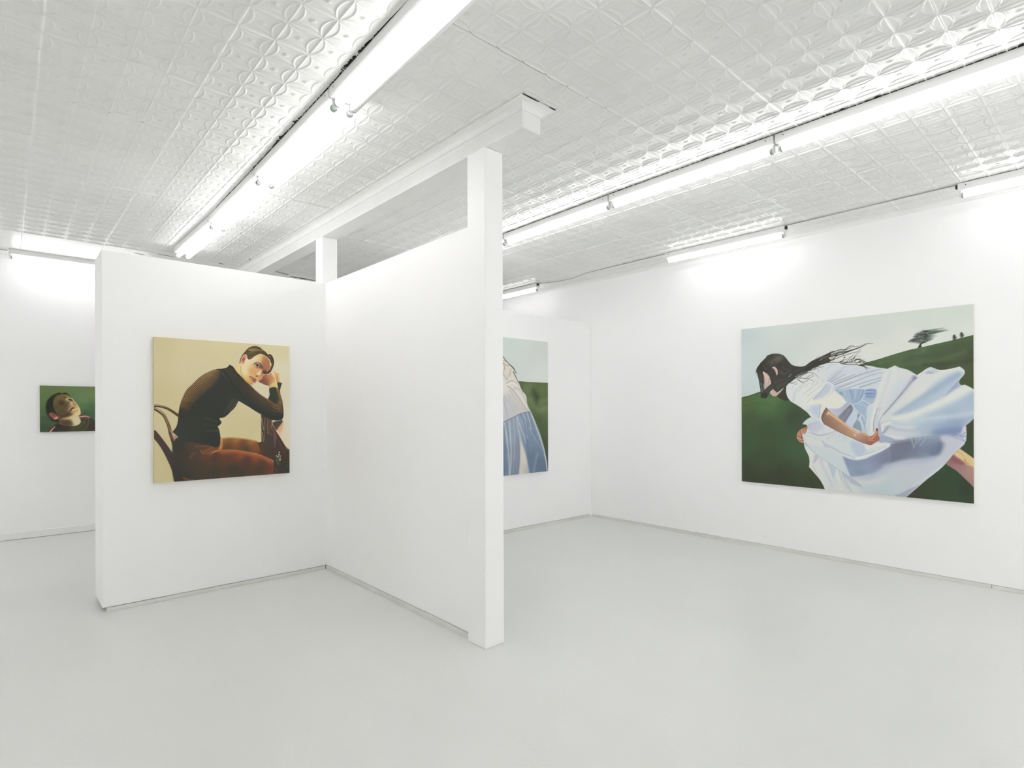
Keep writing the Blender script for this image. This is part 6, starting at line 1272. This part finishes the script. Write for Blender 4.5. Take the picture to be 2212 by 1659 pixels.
('L',None,0.95,5.7,2.5,3.3,'3b3831',[(296,847),(288,896),(321,963)]),
('L',None,0.95,7.4,3.3,3.3,'3b3831',[(304,856),(298,888)]),
('L',None,0.95,13.8,6.1,3.1,'3b3831',[(1249,920),(1176,962),(1102,1013)]),
('L',None,0.8,7.0,3.1,3.1,'dfe1db',[(1036,995),(1103,951),(1169,900)]),
('L',None,0.8,7.0,3.1,3.1,'dfe1db',[(1058,1003),(1132,960),(1191,917)]),
('L',None,0.8,7.0,3.1,3.1,'dfe1db',[(1080,1008),(1162,962),(1220,910)]),
('L',None,0.8,7.1,3.1,3.1,'dfe1db',[(915,989),(953,944),(976,929)]),
('L',None,0.8,6.7,3.0,3.0,'dfe1db',[(1609,690),(1664,664),(1705,630)]),
('L',None,0.8,6.7,3.0,3.0,'dfe1db',[(1651,641),(1746,604),(1840,574)]),
('L',None,0.8,6.7,3.0,3.0,'dfe1db',[(1705,667),(1773,657),(1813,638)])]

def painting(name, key, axis, plane, a0, a1, z0, z1, res, depth, label, edge):
    """stretched canvas: painted face as a fine grid of vertex pigment, plus its stretcher edges"""
    w = abs(a1 - a0); h = z1 - z0
    cv = Canvas(w, h, res)
    for op in ART[key]: cv.run(op)
    img = np.clip(cv.img, 0, 1)
    lin = np.where(img <= .04045, img / 12.92, ((img + .055) / 1.055) ** 2.4) * PAINT_GAIN * dict(p1=1.2, p2=1.22, p3=1.12, p4=1.05)[key]
    nx, ny = cv.nx, cv.ny
    U, V = np.meshgrid(np.linspace(-w / 2, w / 2, nx), np.linspace(h, 0, ny))
    rgp = np.random.default_rng(3)
    D = rgp.normal(0, .00008, U.shape)                       # brush and weave relief
    co = np.stack([U, D, V], -1).reshape(-1, 3)              # local: x along, -y out of the wall, z up
    idx = np.arange(nx * ny).reshape(ny, nx)
    q = np.stack([idx[1:, :-1], idx[1:, 1:], idx[:-1, 1:], idx[:-1, :-1]], -1).reshape(-1, 4)
    m = mat(name + '_pigment', (.5, .5, .5), .5, .3)
    at = node(m, 'ShaderNodeAttribute', attribute_name='pigment')
    m.node_tree.links.new(at.outputs['Color'], m.node_tree.nodes['Principled BSDF'].inputs['Base Color'])
    me = grid_mesh(name, co, q, m)
    ca = me.color_attributes.new('pigment', 'FLOAT_COLOR', 'POINT')
    ca.data.foreach_set('color', np.concatenate([lin.reshape(-1, 3), np.ones((nx * ny, 1), np.float32)], 1).astype(np.float32).ravel())
    ac = (a0 + a1) / 2
    root = empty('painting', (plane, ac, z0) if axis == 'x' else (ac, plane, z0), -math.pi / 2 if axis == 'x' else 0)
    tag(root, label, 'painting')
    link('painted_face', me, root)
    me_edge = mat(name + '_edge', edge, .7, .2)
    MB().box(-w / 2, w / 2, .0006, depth - .0005, 0, h, .001, 1).obj('stretcher', me_edge, root)
    return root
painting('small_portrait', 'p1', 'y', 7.8700, 0.2826, 0.8926, 1.1233, 1.6219, 0.0036, 0.036, 'small painting of a dark-haired head tilted back against green, on the far wall', (.30,.32,.20))
painting('seated_portrait', 'p2', 'y', 4.6150, 0.7791, 1.7195, 0.8452, 1.8708, 0.0026, 0.036, 'square painting of a person in a dark ribbed sweater leaning on a desk', (.62,.55,.36))
painting('standing_figure', 'p3', 'y', 4.6150, 2.8785, 4.7075, 0.6336, 2.1364, 0.004, 0.036, 'painting of a figure in a pale blouse and blue-grey skirt, half hidden by the post', (.72,.72,.70))
painting('running_figure', 'p4', 'x', 5.4770, 2.6675, 0.8511, 0.6301, 2.1475, 0.003, 0.036, 'large painting of a long-haired figure in a white dress running over green hills', (.76,.75,.68))
